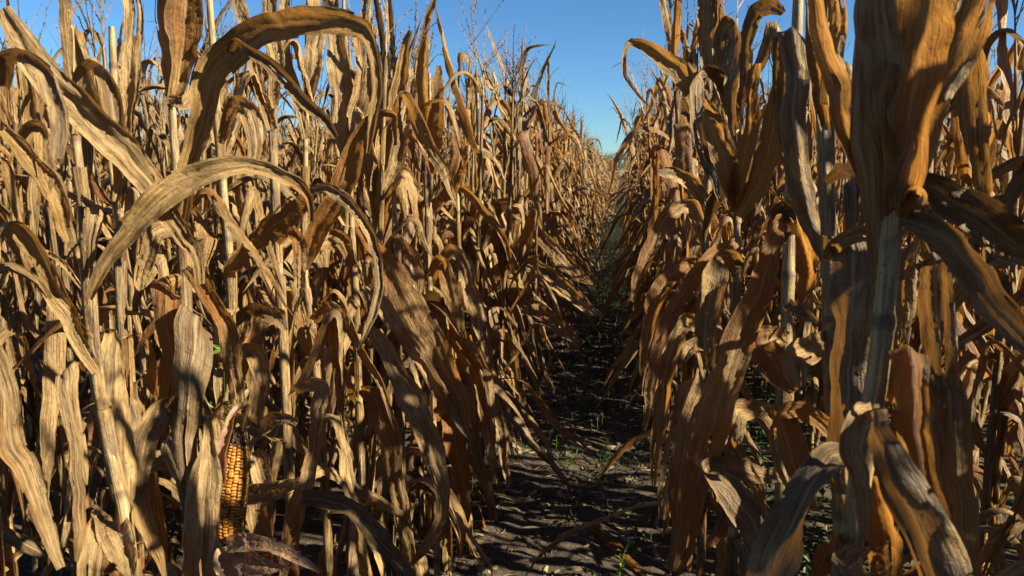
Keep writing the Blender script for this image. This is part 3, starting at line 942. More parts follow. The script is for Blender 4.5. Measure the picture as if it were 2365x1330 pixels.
p.leaf([(180, 860, 1.16, 30), (160, 842, 1.13, 48), (142, 850, 1.10, 52), (150, 930, 1.09, 46), (165, 1020, 1.09, 34), (172, 1120, 1.09, 24), (186, 1230, 1.09, 30), (180, 1300, 1.1, 12)], tone=0.0, rnd=0.5, ruffle=0.2)
p.tassel(0.34)

p = Hero([(-20, 1290, 1.0), (-26, 1000, 1.02), (-28, 700, 1.03), (-30, 420, 1.04), (-32, 160, 1.05)], 1.02, 0.014, 0.008,
         'leftmost corn plant, its broad sunlit leaf slanting down across its neighbours', 12, 4, ext=0.3)
p.leaf([(6, 20, 1.06, 40), (60, 95, 1.07, 62), (130, 185, 1.09, 76), (205, 262, 1.12, 82), (270, 330, 1.15, 80), (330, 400, 1.19, 74), (390, 480, 1.24, 62), (440, 570, 1.3, 44), (470, 650, 1.34, 20)], tone=-0.1, rnd=0.55, curl=0.5, vee=0.3, corr=0.14)
p.leaf([(8, 300, 1.03, 30), (60, 345, 1.04, 44), (110, 410, 1.05, 48), (140, 480, 1.06, 40), (160, 560, 1.07, 22)], tone=0.1)
p.leaf([(10, 200, 1.03, 26), (25, 140, 1.0, 34), (60, 120, 0.98, 38), (110, 160, 0.98, 40), (135, 250, 0.98, 36), (130, 360, 0.98, 24)], tone=-0.3)
p.leaf([(15, 760, 1.0, 30), (-20, 800, 0.99, 40), (10, 900, 0.97, 58), (25, 1000, 0.97, 56), (70, 1120, 0.96, 46), (110, 1230, 0.96, 34), (140, 1320, 0.96, 20)], tone=-0.05, rnd=0.52)
p.leaf([(40, 330, 1.08, 24), (70, 290, 1.06, 30), (95, 300, 1.05, 34), (100, 380, 1.05, 38), (90, 470, 1.05, 26)], tone=-0.1)

p = Hero([(446, 1320, 1.42), (440, 1100, 1.43), (434, 900, 1.44), (430, 720, 1.45), (424, 600, 1.45), (412, 460, 1.46), (402, 330, 1.47), (396, 236, 1.47)], 1.45, 0.0145, 0.008,
         'tall corn plant with a great brown leaf arching under the sky above a dark flap', 13, 1)
p.sheath(0.5, 0.95, 0.7, -1.4); p.sheath(1.12, 1.42, 0.9, -1.0, tone=-0.5)
p.leaf([(396, 245, 1.47, 22), (392, 190, 1.46, 30), (388, 120, 1.45, 34), (376, 50, 1.44, 34), (362, -40, 1.43, 30), (350, -120, 1.42, 20)], tone=-0.1, rnd=0.5, curl=0.8)
p.leaf([(398, 245, 1.46, 26), (408, 190, 1.45, 40), (418, 120, 1.44, 62), (428, 40, 1.43, 74), (434, -40, 1.42, 66), (440, -130, 1.41, 40)], tone=0.0, rnd=0.25, curl=0.6, vee=0.3)
p.leaf([(450, 200, 1.46, 12), (440, 225, 1.42, 30), (425, 240, 1.4, 36), (404, 232, 1.4, 30), (392, 226, 1.42, 14)], tone=-0.1, rnd=0.5)
p.leaf([(418, 520, 1.45, 26), (436, 400, 1.40, 48), (452, 300, 1.37, 60), (470, 205, 1.35, 64), (498, 150, 1.34, 66), (560, 92, 1.32, 68), (630, 58, 1.30, 72), (720, 46, 1.27, 74), (790, 50, 1.26, 66), (835, 68, 1.25, 52), (858, 98, 1.25, 36), (872, 150, 1.25, 30), (876, 220, 1.25, 26), (862, 290, 1.25, 20), (846, 350, 1.25, 8)], tone=0.05, rnd=0.2, curl=0.45, vee=0.15, corr=0.13, nr=96)
p.leaf([(530, 120, 1.31, 14), (545, 95, 1.28, 26), (585, 118, 1.26, 32), (640, 165, 1.25, 34), (690, 218, 1.24, 30), (735, 262, 1.24, 28), (775, 315, 1.24, 14)], tone=-0.35, rnd=0.8, curl=0.9)
p.leaf([(432, 740, 1.42, 40), (452, 726, 1.37, 70), (456, 728, 1.33, 84), (450, 830, 1.31, 82), (440, 930, 1.30, 74), (428, 1020, 1.30, 60), (432, 1110, 1.30, 54), (440, 1200, 1.30, 40)], tone=-1.2, rnd=0.8, curl=0.35, corr=0.06, ruffle=0.05, side=rgt, nr=90)
p.leaf([(480, 960, 1.33, 16), (476, 1040, 1.31, 34), (470, 1120, 1.29, 64), (466, 1210, 1.28, 84), (464, 1300, 1.28, 92), (462, 1400, 1.28, 80)], tone=-0.05, rnd=0.5, curl=0.45, ruffle=0.05, corr=0.12)
p.leaf([(430, 1010, 1.38, 20), (410, 985, 1.34, 44), (402, 1040, 1.31, 56), (420, 1100, 1.3, 46), (440, 1150, 1.3, 24)], tone=-0.1, rnd=0.5)
p.leaf([(420, 640, 1.44, 20), (395, 652, 1.40, 50), (385, 660, 1.36, 54), (388, 740, 1.34, 52), (390, 830, 1.33, 50), (386, 920, 1.33, 40), (380, 1010, 1.33, 18)], tone=0.25, rnd=0.25, side=rgt, ruffle=0.05)
p.leaf([(428, 620, 1.42, 20), (470, 660, 1.4, 44), (520, 740, 1.4, 50), (545, 830, 1.41, 42), (550, 930, 1.42, 24)], tone=0.15)
p.leaf([(424, 560, 1.44, 22), (390, 530, 1.42, 34), (350, 540, 1.40, 36), (330, 620, 1.4, 30), (326, 720, 1.4, 14)], tone=-0.3)
p.leaf([(425, 560, 1.42, 24), (455, 530, 1.38, 40), (470, 560, 1.36, 48), (462, 620, 1.35, 36)], tone=0.1)
p.leaf([(440, 1090, 1.36, 24), (385, 1060, 1.31, 40), (318, 1085, 1.27, 36), (330, 1180, 1.25, 38), (365, 1270, 1.25, 26), (390, 1340, 1.25, 12)], tone=0.05, rnd=0.3)
p.leaf([(436, 1000, 1.34, 30), (378, 925, 1.30, 44), (350, 980, 1.28, 56), (322, 1080, 1.27, 44), (318, 1180, 1.27, 18)], tone=-0.3)

p = Hero([(548, 1340, 1.62), (545, 1250, 1.62), (543, 1050, 1.63), (540, 850, 1.64), (535, 650, 1.64), (518, 460, 1.65), (505, 300, 1.66)], 1.63, 0.0125, 0.007,
         'corn plant carrying the bare golden ear of corn, pink husk peeled open at its base', 14, 0, ext=0.35)
EAR_PLANT = p
p.sheath(0.95, 1.2, 0.9, -1.2)
p.leaf([(534, 640, 1.62, 20), (528, 618, 1.60, 28), (560, 580, 1.58, 44), (612, 532, 1.56, 60), (665, 488, 1.54, 64), (705, 455, 1.52, 50), (722, 436, 1.51, 22)], tone=0.15, rnd=0.25, curl=0.5, vee=0.3)
p.leaf([(722, 440, 1.5, 16), (755, 434, 1.49, 26), (800, 462, 1.48, 28), (845, 520, 1.47, 27), (872, 590, 1.46, 25), (874, 660, 1.46, 22), (848, 735, 1.46, 16), (828, 800, 1.46, 6)], tone=-0.35, rnd=0.5, curl=0.8)
p.leaf([(508, 330, 1.64, 20), (530, 262, 1.6, 34), (556, 232, 1.57, 40), (580, 262, 1.55, 44), (590, 330, 1.54, 40), (580, 400, 1.54, 18)], tone=-0.1, rnd=0.5, ruffle=0.25)
p.leaf([(540, 850, 1.62, 18), (552, 780, 1.58, 26), (568, 720, 1.55, 40), (600, 715, 1.53, 46), (640, 740, 1.52, 40), (660, 770, 1.52, 14)], tone=-0.4)
p.leaf([(544, 900, 1.66, 20), (570, 800, 1.68, 40), (600, 820, 1.66, 50), (600, 900, 1.65, 44), (585, 980, 1.65, 20)], tone=0.0, rnd=0.5)
p.leaf([(540, 960, 1.62, 18), (590, 985, 1.56, 32), (640, 965, 1.52, 30), (690, 985, 1.5, 20)], tone=-0.4)
p.leaf([(548, 1130, 1.64, 26), (590, 1135, 1.60, 56), (640, 1130, 1.57, 50), (690, 1115, 1.55, 26)], tone=-0.2, rnd=0.5)
p.leaf([(590, 1040, 1.66, 14), (600, 1060, 1.63, 44), (612, 1120, 1.62, 40), (600, 1180, 1.62, 18)], tone=0.0, rnd=0.5)

p = Hero([(676, 1320, 1.86), (672, 1180, 1.87), (664, 1000, 1.88), (655, 800, 1.9), (642, 560, 1.9), (632, 380, 1.92), (628, 200, 1.94)], 1.9, 0.0135, 0.006,
         'thick-stalked corn plant beside the golden ear, a crumpled dead leaf over its middle node', 15, 7, ext=0.3)
p.sheath(1.0, 1.3, 0.85, -1.3); p.sheath(1.4, 1.62, 0.9, -1.3)
p.leaf([(650, 740, 1.88, 22), (632, 722, 1.84, 44), (600, 725, 1.81, 54), (582, 780, 1.80, 56), (585, 860, 1.8, 52), (590, 930, 1.8, 44), (590, 1000, 1.8, 20)], tone=-0.1, rnd=0.25, ruffle=0.25)
p.leaf([(640, 560, 1.88, 22), (670, 520, 1.84, 36), (690, 560, 1.82, 40), (690, 640, 1.82, 32), (680, 720, 1.82, 14)], tone=0.2)
p.leaf([(680, 900, 1.85, 20), (720, 890, 1.80, 34), (745, 905, 1.77, 40), (735, 960, 1.76, 34), (725, 1030, 1.75, 26), (700, 1110, 1.74, 36), (680, 1190, 1.73, 46), (665, 1270, 1.73, 40), (655, 1340, 1.73, 14)], tone=0.0, rnd=0.5)
p.leaf([(628, 250, 1.92, 24), (634, 150, 1.9, 34), (628, 60, 1.88, 38), (622, -60, 1.86, 30)], tone=0.0, rnd=0.5)
p.leaf([(630, 300, 1.92, 22), (608, 220, 1.9, 32), (588, 140, 1.88, 36), (560, 50, 1.86, 36), (545, -40, 1.84, 26)], tone=0.15)
p.leaf([(700, 1150, 1.72, 36), (760, 1158, 1.70, 46), (820, 1190, 1.68, 50), (880, 1245, 1.66, 46), (930, 1310, 1.65, 40), (960, 1380, 1.65, 24)], tone=-0.6, rnd=0.8, curl=0.8)
p.tassel(0.3)

p = Hero([(760, 1320, 1.98), (748, 1080, 2.0), (735, 900, 2.0), (718, 740, 2.02), (702, 610, 2.03), (704, 440, 2.05), (708, 250, 2.06), (712, 80, 2.07)], 2.0, 0.0115, 0.0055,
         'slim corn plant with a pale bare stalk under the tip of the great arching leaf', 16, 7, ext=0.2)
p.sheath(1.05, 1.32, 0.92, -1.0, tone=-0.1)
p.leaf([(702, 620, 2.0, 18), (730, 540, 1.97, 44), (768, 470, 1.94, 60), (800, 400, 1.92, 58), (820, 330, 1.9, 40), (850, 275, 1.88, 22), (890, 258, 1.87, 20), (915, 270, 1.86, 18), (918, 340, 1.86, 10)], tone=0.2, rnd=0.25)
p.leaf([(720, 760, 2.0, 16), (742, 810, 1.96, 26), (728, 830, 1.94, 20), (700, 770, 1.94, 30), (690, 700, 1.95, 14)], tone=0.15)
p.leaf([(722, 740, 2.0, 18), (760, 715, 1.96, 36), (795, 745, 1.93, 34), (800, 770, 1.92, 8)], tone=0.35)
p.leaf([(708, 260, 2.05, 20), (722, 180, 2.02, 38), (728, 90, 2.0, 46), (735, 0, 1.98, 44), (735, -90, 1.96, 20)], tone=-0.1, rnd=0.55)
p.leaf([(706, 320, 2.05, 20), (690, 240, 2.02, 30), (668, 160, 2.0, 34), (664, 60, 1.98, 30), (660, -50, 1.96, 20)], tone=0.1)

p = Hero([(300, 1300, 1.7), (292, 1050, 1.7), (284, 800, 1.7), (278, 640, 1.7), (276, 470, 1.71)], 1.7, 0.0125, 0.008,
         'corn plant with one long twisted leaf standing bolt upright among arching leaves', 17, 7, ext=0.4)
p.leaf([(277, 480, 1.7, 16), (282, 400, 1.68, 30), (294, 320, 1.66, 42), (303, 230, 1.65, 40), (306, 140, 1.64, 46), (305, 50, 1.63, 54), (302, -50, 1.62, 44)], tone=0.0, rnd=0.52, curl=0.9, corr=0.16)
p.leaf([(240, 1180, 1.25, 14), (232, 1196, 1.20, 52), (258, 1235, 1.16, 66), (280, 1280, 1.15, 58), (300, 1325, 1.14, 20)], tone=-0.1, rnd=0.5, ruffle=0.3)
p.leaf([(236, 1190, 1.2, 14), (212, 1240, 1.15, 48), (205, 1300, 1.13, 60), (200, 1370, 1.13, 40)], tone=-0.2, rnd=0.55, ruffle=0.25)

p = Hero([(842, 1300, 2.36), (836, 1100, 2.38), (830, 950, 2.4), (824, 740, 2.4), (814, 560, 2.42), (806, 380, 2.44), (800, 200, 2.46)], 2.4, 0.0145, 0.006,
         'corn plant with mottled stalk and long wavy-edged leaves sweeping down at the path edge', 18, 7, ext=0.3)
p.sheath(1.2, 1.45, 0.9, -1.0)
p.leaf([(818, 620, 2.38, 22), (795, 560, 2.33, 40), (765, 545, 2.30, 44), (735, 575, 2.28, 42), (745, 620, 2.27, 20)], tone=0.1)
p.leaf([(828, 760, 2.36, 22), (860, 765, 2.32, 30), (895, 810, 2.27, 40), (925, 880, 2.23, 52), (965, 960, 2.20, 56), (1000, 1040, 2.17, 46), (1022, 1110, 2.15, 40), (1018, 1190, 2.13, 34), (985, 1260, 2.12, 24), (955, 1300, 2.12, 10)], tone=-0.05, rnd=0.5, ruffle=0.4, nr=96)
p.leaf([(835, 520, 2.38, 24), (880, 590, 2.33, 46), (930, 680, 2.29, 60), (985, 770, 2.25, 66), (1030, 850, 2.22, 60), (1066, 930, 2.2, 44), (1082, 985, 2.19, 14)], tone=0.45, rnd=0.3, ruffle=0.2, curl=0.5)
p.leaf([(850, 660, 2.36, 20), (900, 720, 2.30, 40), (960, 810, 2.26, 46), (1010, 890, 2.23, 42), (1052, 950, 2.2, 30), (1090, 1010, 2.19, 10)], tone=-0.1, rnd=0.5, ruffle=0.15)
p.leaf([(832, 900, 2.36, 24), (870, 920, 2.3, 50), (895, 1000, 2.27, 56), (910, 1100, 2.25, 46), (930, 1200, 2.24, 36), (950, 1310, 2.24, 14)], tone=0.3)
p.leaf([(806, 380, 2.42, 26), (790, 280, 2.4, 44), (782, 180, 2.38, 52), (772, 80, 2.36, 44), (765, -20, 2.34, 20)], tone=0.0, rnd=0.5)
p.leaf([(804, 340, 2.42, 26), (830, 260, 2.4, 40), (850, 170, 2.38, 44), (840, 70, 2.36, 40), (850, -10, 2.34, 16)], tone=0.2)
p.leaf([(740, 545, 2.1, 24), (760, 548, 2.04, 50), (735, 575, 2.0, 40), (722, 610, 2.0, 14)], tone=0.0)
p.tassel(0.3)

p = Hero([(900, 1320, 2.5), (890, 1050, 2.52), (880, 780, 2.55), (876, 560, 2.56), (872, 440, 2.57)], 2.55, 0.013, 0.008,
         'corn plant bunched with broad golden upright leaves beside a dark spear-like leaf', 19, 7, ext=0.45)
p.leaf([(874, 540, 2.55, 30), (884, 450, 2.52, 56), (898, 350, 2.5, 62), (912, 260, 2.48, 52), (922, 170, 2.46, 40), (935, 100, 2.44, 26), (948, 70, 2.42, 14)], tone=0.05, rnd=0.27, curl=0.7, corr=0.15)
p.leaf([(872, 480, 2.55, 30), (866, 390, 2.52, 50), (872, 290, 2.5, 56), (880, 190, 2.48, 46), (886, 120, 2.46, 30)], tone=-0.2, rnd=0.5, corr=0.15)
p.leaf([(876, 500, 2.54, 20), (905, 420, 2.5, 36), (928, 330, 2.48, 44), (946, 240, 2.46, 36), (955, 180, 2.45, 16)], tone=-0.1, rnd=0.5)
p.leaf([(876, 620, 2.53, 24), (920, 560, 2.5, 40), (950, 600, 2.47, 46), (960, 690, 2.45, 40), (975, 780, 2.44, 18)], tone=0.1)
p.leaf([(880, 760, 2.53, 24), (930, 700, 2.48, 44), (985, 702, 2.45, 60), (1005, 704, 2.42, 64), (1010, 760, 2.4, 58), (1022, 860, 2.39, 40), (1045, 960, 2.39, 18)], tone=-0.5, rnd=0.8)
p.tassel(0.32)

p = Hero([(1030, 1240, 3.15), (1020, 1000, 3.17), (1008, 700, 3.2), (1000, 500, 3.22), (995, 330, 3.24)], 3.2, 0.0135, 0.008,
         'corn plant with a dark narrow spear-like top leaf above its neighbours', 20, 7, ext=0.3)
p.leaf([(994, 380, 3.23, 30), (978, 280, 3.21, 46), (972, 180, 3.2, 40), (980, 100, 3.18, 28), (992, 40, 3.17, 22), (1006, -10, 3.16, 10)], tone=0.4, rnd=0.3, curl=1.2)
p.leaf([(996, 400, 3.2, 30), (1004, 300, 3.16, 46), (1010, 220, 3.14, 44), (1012, 150, 3.13, 20)], tone=0.6, rnd=0.3, curl=0.8)
p.leaf([(1000, 480, 3.2, 24), (1040, 430, 3.15, 40), (1062, 360, 3.12, 36), (1050, 290, 3.1, 20)], tone=0.6)
p.leaf([(1006, 620, 3.2, 24), (1050, 575, 3.1, 30), (1075, 620, 3.06, 40), (1095, 700, 3.03, 42), (1120, 790, 3.0, 30), (1130, 860, 3.0, 10)], tone=-0.1, rnd=0.5)
p.tassel(0.34)

p = Hero([(1140, 1120, 3.9), (1130, 900, 3.92), (1122, 700, 3.95), (1114, 500, 3.97), (1106, 330, 4.0)], 3.95, 0.0135, 0.007,
         'corn plant whose long leaves arch out and trail low over the shaded path', 21, 7, ext=0.35)
p.leaf([(1118, 610, 3.9, 24), (1082, 600, 3.85, 30), (1110, 530, 3.82, 38), (1150, 472, 3.8, 34), (1190, 472, 3.76, 32), (1218, 510, 3.74, 26), (1218, 570, 3.73, 24), (1205, 640, 3.72, 8)], tone=-0.4)
p.leaf([(1122, 650, 3.9, 26), (1180, 600, 3.82, 40), (1240, 625, 3.76, 44), (1300, 662, 3.7, 42), (1350, 705, 3.66, 30), (1392, 735, 3.63, 8)], tone=-0.1, rnd=0.5)
p.leaf([(1116, 560, 3.9, 24), (1190, 490, 3.84, 36), (1245, 540, 3.78, 36), (1300, 600, 3.72, 34), (1345, 640, 3.68, 22), (1370, 658, 3.66, 6)], tone=0.0, rnd=0.5)
p.leaf([(1122, 700, 3.9, 24), (1190, 680, 3.82, 40), (1255, 730, 3.76, 44), (1310, 770, 3.7, 34), (1340, 800, 3.67, 10)], tone=-0.3)
p.leaf([(1140, 575, 3.8, 22), (1200, 590, 3.76, 30), (1280, 640, 3.72, 32), (1340, 690, 3.68, 22)], tone=-0.1)
p.tassel(0.34)

p = Hero([(1010, 1330, 2.9), (1006, 1150, 2.92), (1000, 950, 2.95), (996, 760, 2.97), (990, 600, 3.0)], 2.95, 0.0135, 0.010,
         'corn plant at the path edge shedding long dark tattered lower leaves to the soil', 22, 7, ext=0.5)
p.leaf([(1006, 860, 2.94, 24), (1050, 850, 2.88, 40), (1080, 930, 2.84, 44), (1095, 1050, 2.82, 36), (1130, 1150, 2.8, 26), (1146, 1200, 2.8, 8)], tone=-0.3, rnd=0.8)
p.leaf([(1006, 960, 2.93, 24), (1040, 950, 2.86, 44), (1060, 1060, 2.83, 46), (1070, 1180, 2.81, 34), (1060, 1290, 2.8, 14)], tone=0.2, rnd=0.25)
p.leaf([(1002, 820, 2.94, 24), (1075, 790, 2.86, 40), (1115, 880, 2.82, 40), (1130, 1000, 2.8, 30), (1140, 1110, 2.8, 10)], tone=0.0, rnd=0.5)
p.leaf([(996, 640, 2.97, 24), (1020, 600, 2.92, 36), (1045, 690, 2.88, 44), (1060, 800, 2.86, 36), (1065, 900, 2.85, 12)], tone=0.3, rnd=0.3)

p = Hero([(935, 1330, 2.45), (930, 1150, 2.46), (926, 960, 2.48), (920, 800, 2.5), (915, 640, 2.5)], 2.46, 0.0125, 0.009,
         'low tattered corn plant filling the foot of the left row with dark hanging leaf scraps', 23, 8, ext=0.3)
p = Hero([(1080, 1330, 3.3), (1076, 1150, 3.32), (1070, 960, 3.34), (1064, 800, 3.36), (1060, 640, 3.38)], 3.3, 0.0125, 0.009,
         'ragged corn plant hemming the left edge of the path with leaves hanging to the soil', 24, 8, ext=0.4)
p.leaf([(1076, 900, 3.3, 20), (1120, 880, 3.24, 32), (1150, 950, 3.2, 36), (1165, 1040, 3.18, 28), (1172, 1130, 3.17, 8)], tone=-0.2)

# ---- right of the path
p = Hero([(1960, 1330, 0.86), (1990, 1120, 0.86), (2012, 950, 0.86), (2036, 800, 0.86), (2052, 640, 0.86), (2060, 500, 0.86), (2068, 400, 0.86)], 0.86, 0.0165, 0.010,
         'nearest corn plant, thick pale stalk under a whorl of big rust-orange leaves', 31, 0, ext=0.45, mid=0, sheaths=0)
p.leaf([(2068, 500, 0.85, 80), (2085, 400, 0.83, 108), (2098, 290, 0.82, 112), (2120, 170, 0.80, 138), (2142, 60, 0.79, 150), (2150, -60, 0.78, 140), (2160, -180, 0.78, 90)], tone=0.3, rnd=0.3, curl=0.4, vee=0.1, corr=0.08, ruffle=0.14, turn=0, turn2=15)
p.leaf([(2078, 470, 0.86, 46), (2100, 370, 0.85, 66), (2135, 260, 0.84, 84), (2185, 140, 0.83, 104), (2225, 30, 0.82, 110), (2260, -80, 0.82, 80)], tone=0.0, rnd=0.5, curl=0.6, turn=-20)
p.leaf([(2068, 480, 0.84, 30), (2088, 400, 0.82, 44), (2104, 330, 0.81, 30), (2112, 260, 0.8, 10)], tone=0.2, rnd=0.5)
p.leaf([(2040, 590, 0.87, 24), (2034, 480, 0.86, 36), (2034, 390, 0.85, 48), (2030, 300, 0.83, 60), (2020, 200, 0.82, 78), (2022, 90, 0.81, 84), (2030, -30, 0.80, 70)], tone=-0.15, rnd=0.55, curl=0.5)
p.leaf([(2030, 660, 0.89, 18), (2012, 520, 0.88, 30), (1996, 390, 0.87, 46), (1982, 290, 0.87, 56), (1985, 190, 0.87, 62), (2005, 80, 0.87, 64), (2020, -40, 0.87, 50)], tone=0.0, rnd=0.5, corr=0.15)
p.leaf([(2078, 470, 0.86, 30), (2112, 430, 0.86, 52), (2160, 440, 0.86, 72), (2240, 490, 0.87, 92), (2320, 545, 0.88, 100), (2400, 590, 0.89, 90)], tone=-0.6, rnd=0.8, vee=0.25, corr=0.06)
p.leaf([(2080, 505, 0.85, 36), (2130, 522, 0.84, 66), (2190, 560, 0.83, 84), (2240, 620, 0.82, 84), (2300, 700, 0.81, 84), (2365, 760, 0.80, 70), (2420, 840, 0.8, 40)], tone=-0.5, rnd=0.55, vee=0.35, curl=0.6)
p.leaf([(2110, 490, 0.88, 24), (2092, 445, 0.83, 40), (2114, 452, 0.81, 36), (2106, 490, 0.8, 12)], tone=0.2, rnd=0.5)
p.leaf([(2062, 930, 0.85, 36), (2082, 850, 0.835, 56), (2098, 802, 0.815, 68), (2106, 798, 0.79, 72), (2110, 840, 0.775, 74), (2112, 900, 0.77, 72), (2112, 1000, 0.77, 70), (2128, 1100, 0.77, 66), (2155, 1200, 0.77, 58), (2195, 1310, 0.77, 50), (2230, 1400, 0.77, 30)], tone=0.42, rnd=0.3, ruffle=0.08, curl=0.5, side=rgt)
p.leaf([(2012, 940, 0.84, 24), (1990, 948, 0.80, 44), (1972, 985, 0.78, 56), (1966, 1030, 0.775, 60), (1985, 1075, 0.77, 52), (1990, 1160, 0.77, 34), (1990, 1250, 0.77, 20)], tone=-0.2, rnd=0.5, ruffle=0.3)
p.leaf([(2014, 945, 0.84, 24), (2010, 938, 0.79, 50), (2012, 990, 0.755, 90), (2052, 1080, 0.745, 112), (2100, 1180, 0.74, 124), (2150, 1290, 0.735, 128), (2205, 1400, 0.73, 110)], tone=-0.35, rnd=0.8, vee=0.45, curl=0.4, ruffle=0.05, corr=0.06, turn=-32)
p.leaf([(1985, 1060, 0.85, 26), (1930, 1060, 0.82, 62), (1880, 1120, 0.80, 92), (1840, 1200, 0.79, 104), (1800, 1290, 0.785, 110), (1760, 1400, 0.78, 90)], tone=-0.5, rnd=0.8, vee=0.3, ruffle=0.05, corr=0.06, turn=-35)
p.leaf([(1970, 1230, 0.86, 20), (1935, 1250, 0.84, 44), (1900, 1290, 0.82, 50), (1880, 1350, 0.82, 30)], tone=0.3, rnd=0.25)
p.leaf([(1985, 1260, 0.86, 30), (1950, 1295, 0.81, 56), (1975, 1320, 0.79, 60), (2010, 1350, 0.78, 40)], tone=-0.2, rnd=0.5, ruffle=0.35)
p.leaf([(2010, 1100, 0.87, 30), (2030, 1180, 0.87, 60), (2040, 1260, 0.87, 66), (2050, 1380, 0.87, 50)], tone=0.35, rnd=0.3)

p = Hero([(1940, 1300, 1.15), (1930, 1060, 1.16), (1922, 820, 1.18), (1914, 560, 1.2), (1908, 400, 1.2), (1905, 240, 1.21)], 1.18, 0.0145, 0.009,
         'corn plant half hidden beside the nearest one, a wide dark leaf hanging down its stalk', 32, 4, ext=0.4, mid=0)
p.leaf([(1925, 580, 1.16, 44), (1950, 552, 1.12, 80), (1962, 556, 1.08, 100), (1958, 680, 1.06, 104), (1956, 820, 1.06, 102), (1955, 950, 1.06, 104), (1945, 1050, 1.06, 96), (1948, 1150, 1.06, 50)], tone=-0.45, rnd=0.8, curl=0.5, ruffle=0.04, corr=0.05, side=rgt, turn=-24)
p.sheath(1.35, 1.75, 0.9, -2.0, tone=-0.1, rnd=0.5)
p.leaf([(1912, 600, 1.12, 24), (1940, 560, 1.08, 38), (1990, 535, 1.05, 40), (2030, 545, 1.04, 18)], tone=-0.1)
p.leaf([(1870, -60, 1.02, 34), (1888, 40, 1.01, 48), (1910, 130, 1.0, 52), (1938, 190, 0.99, 62), (1946, 250, 0.98, 58), (1968, 320, 0.98, 50), (1995, 400, 0.98, 44), (2022, 490, 0.98, 20)], tone=0.2, rnd=0.5, curl=0.9, vee=0.3)
p.leaf([(1900, 240, 1.1, 20), (1918, 170, 1.05, 38), (1938, 124, 1.02, 34), (1952, 170, 0.99, 40), (1962, 250, 0.98, 46), (1975, 330, 0.97, 30), (1988, 400, 0.97, 12)], tone=-0.3, rnd=0.5)
p.leaf([(1905, 300, 1.2, 26), (1890, 190, 1.19, 36), (1880, 80, 1.18, 46), (1872, -40, 1.17, 40)], tone=0.5, rnd=0.25)
p.leaf([(1906, 280, 1.2, 22), (1922, 180, 1.19, 36), (1930, 70, 1.18, 44), (1932, -60, 1.17, 36)], tone=0.3, rnd=0.5)
p.leaf([(1908, 420, 1.18, 26), (1935, 395, 1.14, 46), (1968, 410, 1.1, 70), (1975, 450, 1.08, 70), (1965, 540, 1.08, 40)], tone=-0.8, rnd=0.55, corr=0.12)
p.leaf([(1925, 780, 1.2, 30), (1880, 800, 1.14, 50), (1845, 820, 1.1, 66), (1835, 850, 1.09, 60), (1850, 900, 1.08, 30)], tone=-0.1)
p.leaf([(1925, 1000, 1.15, 30), (1850, 950, 1.1, 44), (1800, 960, 1.06, 60), (1815, 1030, 1.04, 78), (1840, 1110, 1.03, 60), (1870, 1180, 1.03, 30)], tone=0.35, rnd=0.25)

p = Hero([(1800, 1310, 1.42), (1806, 1080, 1.44), (1812, 880, 1.46), (1820, 690, 1.48), (1824, 500, 1.5)], 1.48, 0.016, 0.011,
         'corn plant with a black node crowning its bare stalk and a long grey hanging leaf', 33, 4, ext=0.5, mid=0.15)
p.leaf([(1824, 545, 1.47, 40), (1810, 515, 1.44, 56), (1800, 486, 1.42, 50), (1830, 482, 1.4, 46), (1842, 520, 1.39, 26)], tone=-0.95, rnd=0.8, curl=0.7)
p.leaf([(1822, 520, 1.44, 26), (1795, 520, 1.4, 50), (1785, 600, 1.37, 52), (1750, 690, 1.34, 62), (1700, 780, 1.31, 76), (1675, 860, 1.29, 70), (1650, 960, 1.28, 76), (1620, 1080, 1.27, 64), (1590, 1200, 1.26, 44), (1560, 1320, 1.26, 20)], tone=0.6, rnd=0.3, ruffle=0.12, nr=96)
p.leaf([(1824, 400, 1.5, 20), (1810, 250, 1.46, 40), (1815, 130, 1.40, 56), (1830, 70, 1.36, 66), (1836, 75, 1.32, 66), (1842, 180, 1.30, 60), (1838, 300, 1.29, 62), (1845, 400, 1.29, 56), (1862, 500, 1.29, 48), (1882, 570, 1.29, 32), (1903, 625, 1.29, 10)], tone=-0.3, rnd=0.8, curl=0.6, side=rgt, nr=110)
p.leaf([(1815, 780, 1.45, 24), (1780, 780, 1.42, 50), (1750, 800, 1.4, 70), (1790, 850, 1.38, 76), (1840, 900, 1.36, 50)], tone=0.1, rnd=0.25)
p.leaf([(1818, 700, 1.44, 22), (1840, 712, 1.41, 34), (1875, 735, 1.39, 24), (1890, 750, 1.38, 6)], tone=-0.4)
p.leaf([(1808, 1000, 1.42, 26), (1760, 950, 1.36, 44), (1700, 950, 1.32, 56), (1690, 1020, 1.3, 52), (1730, 1080, 1.29, 30), (1760, 1150, 1.29, 12)], tone=-0.1)
p.leaf([(1806, 1100, 1.4, 24), (1740, 1090, 1.3, 50), (1650, 1072, 1.24, 46), (1630, 1090, 1.22, 60), (1690, 1150, 1.2, 78), (1740, 1210, 1.2, 84), (1760, 1290, 1.2, 60), (1770, 1360, 1.2, 30)], tone=-0.4, rnd=0.8)
p.leaf([(1830, 480, 1.48, 24), (1850, 560, 1.5, 50), (1868, 640, 1.5, 50), (1850, 740, 1.5, 20)], tone=0.6, rnd=0.25)

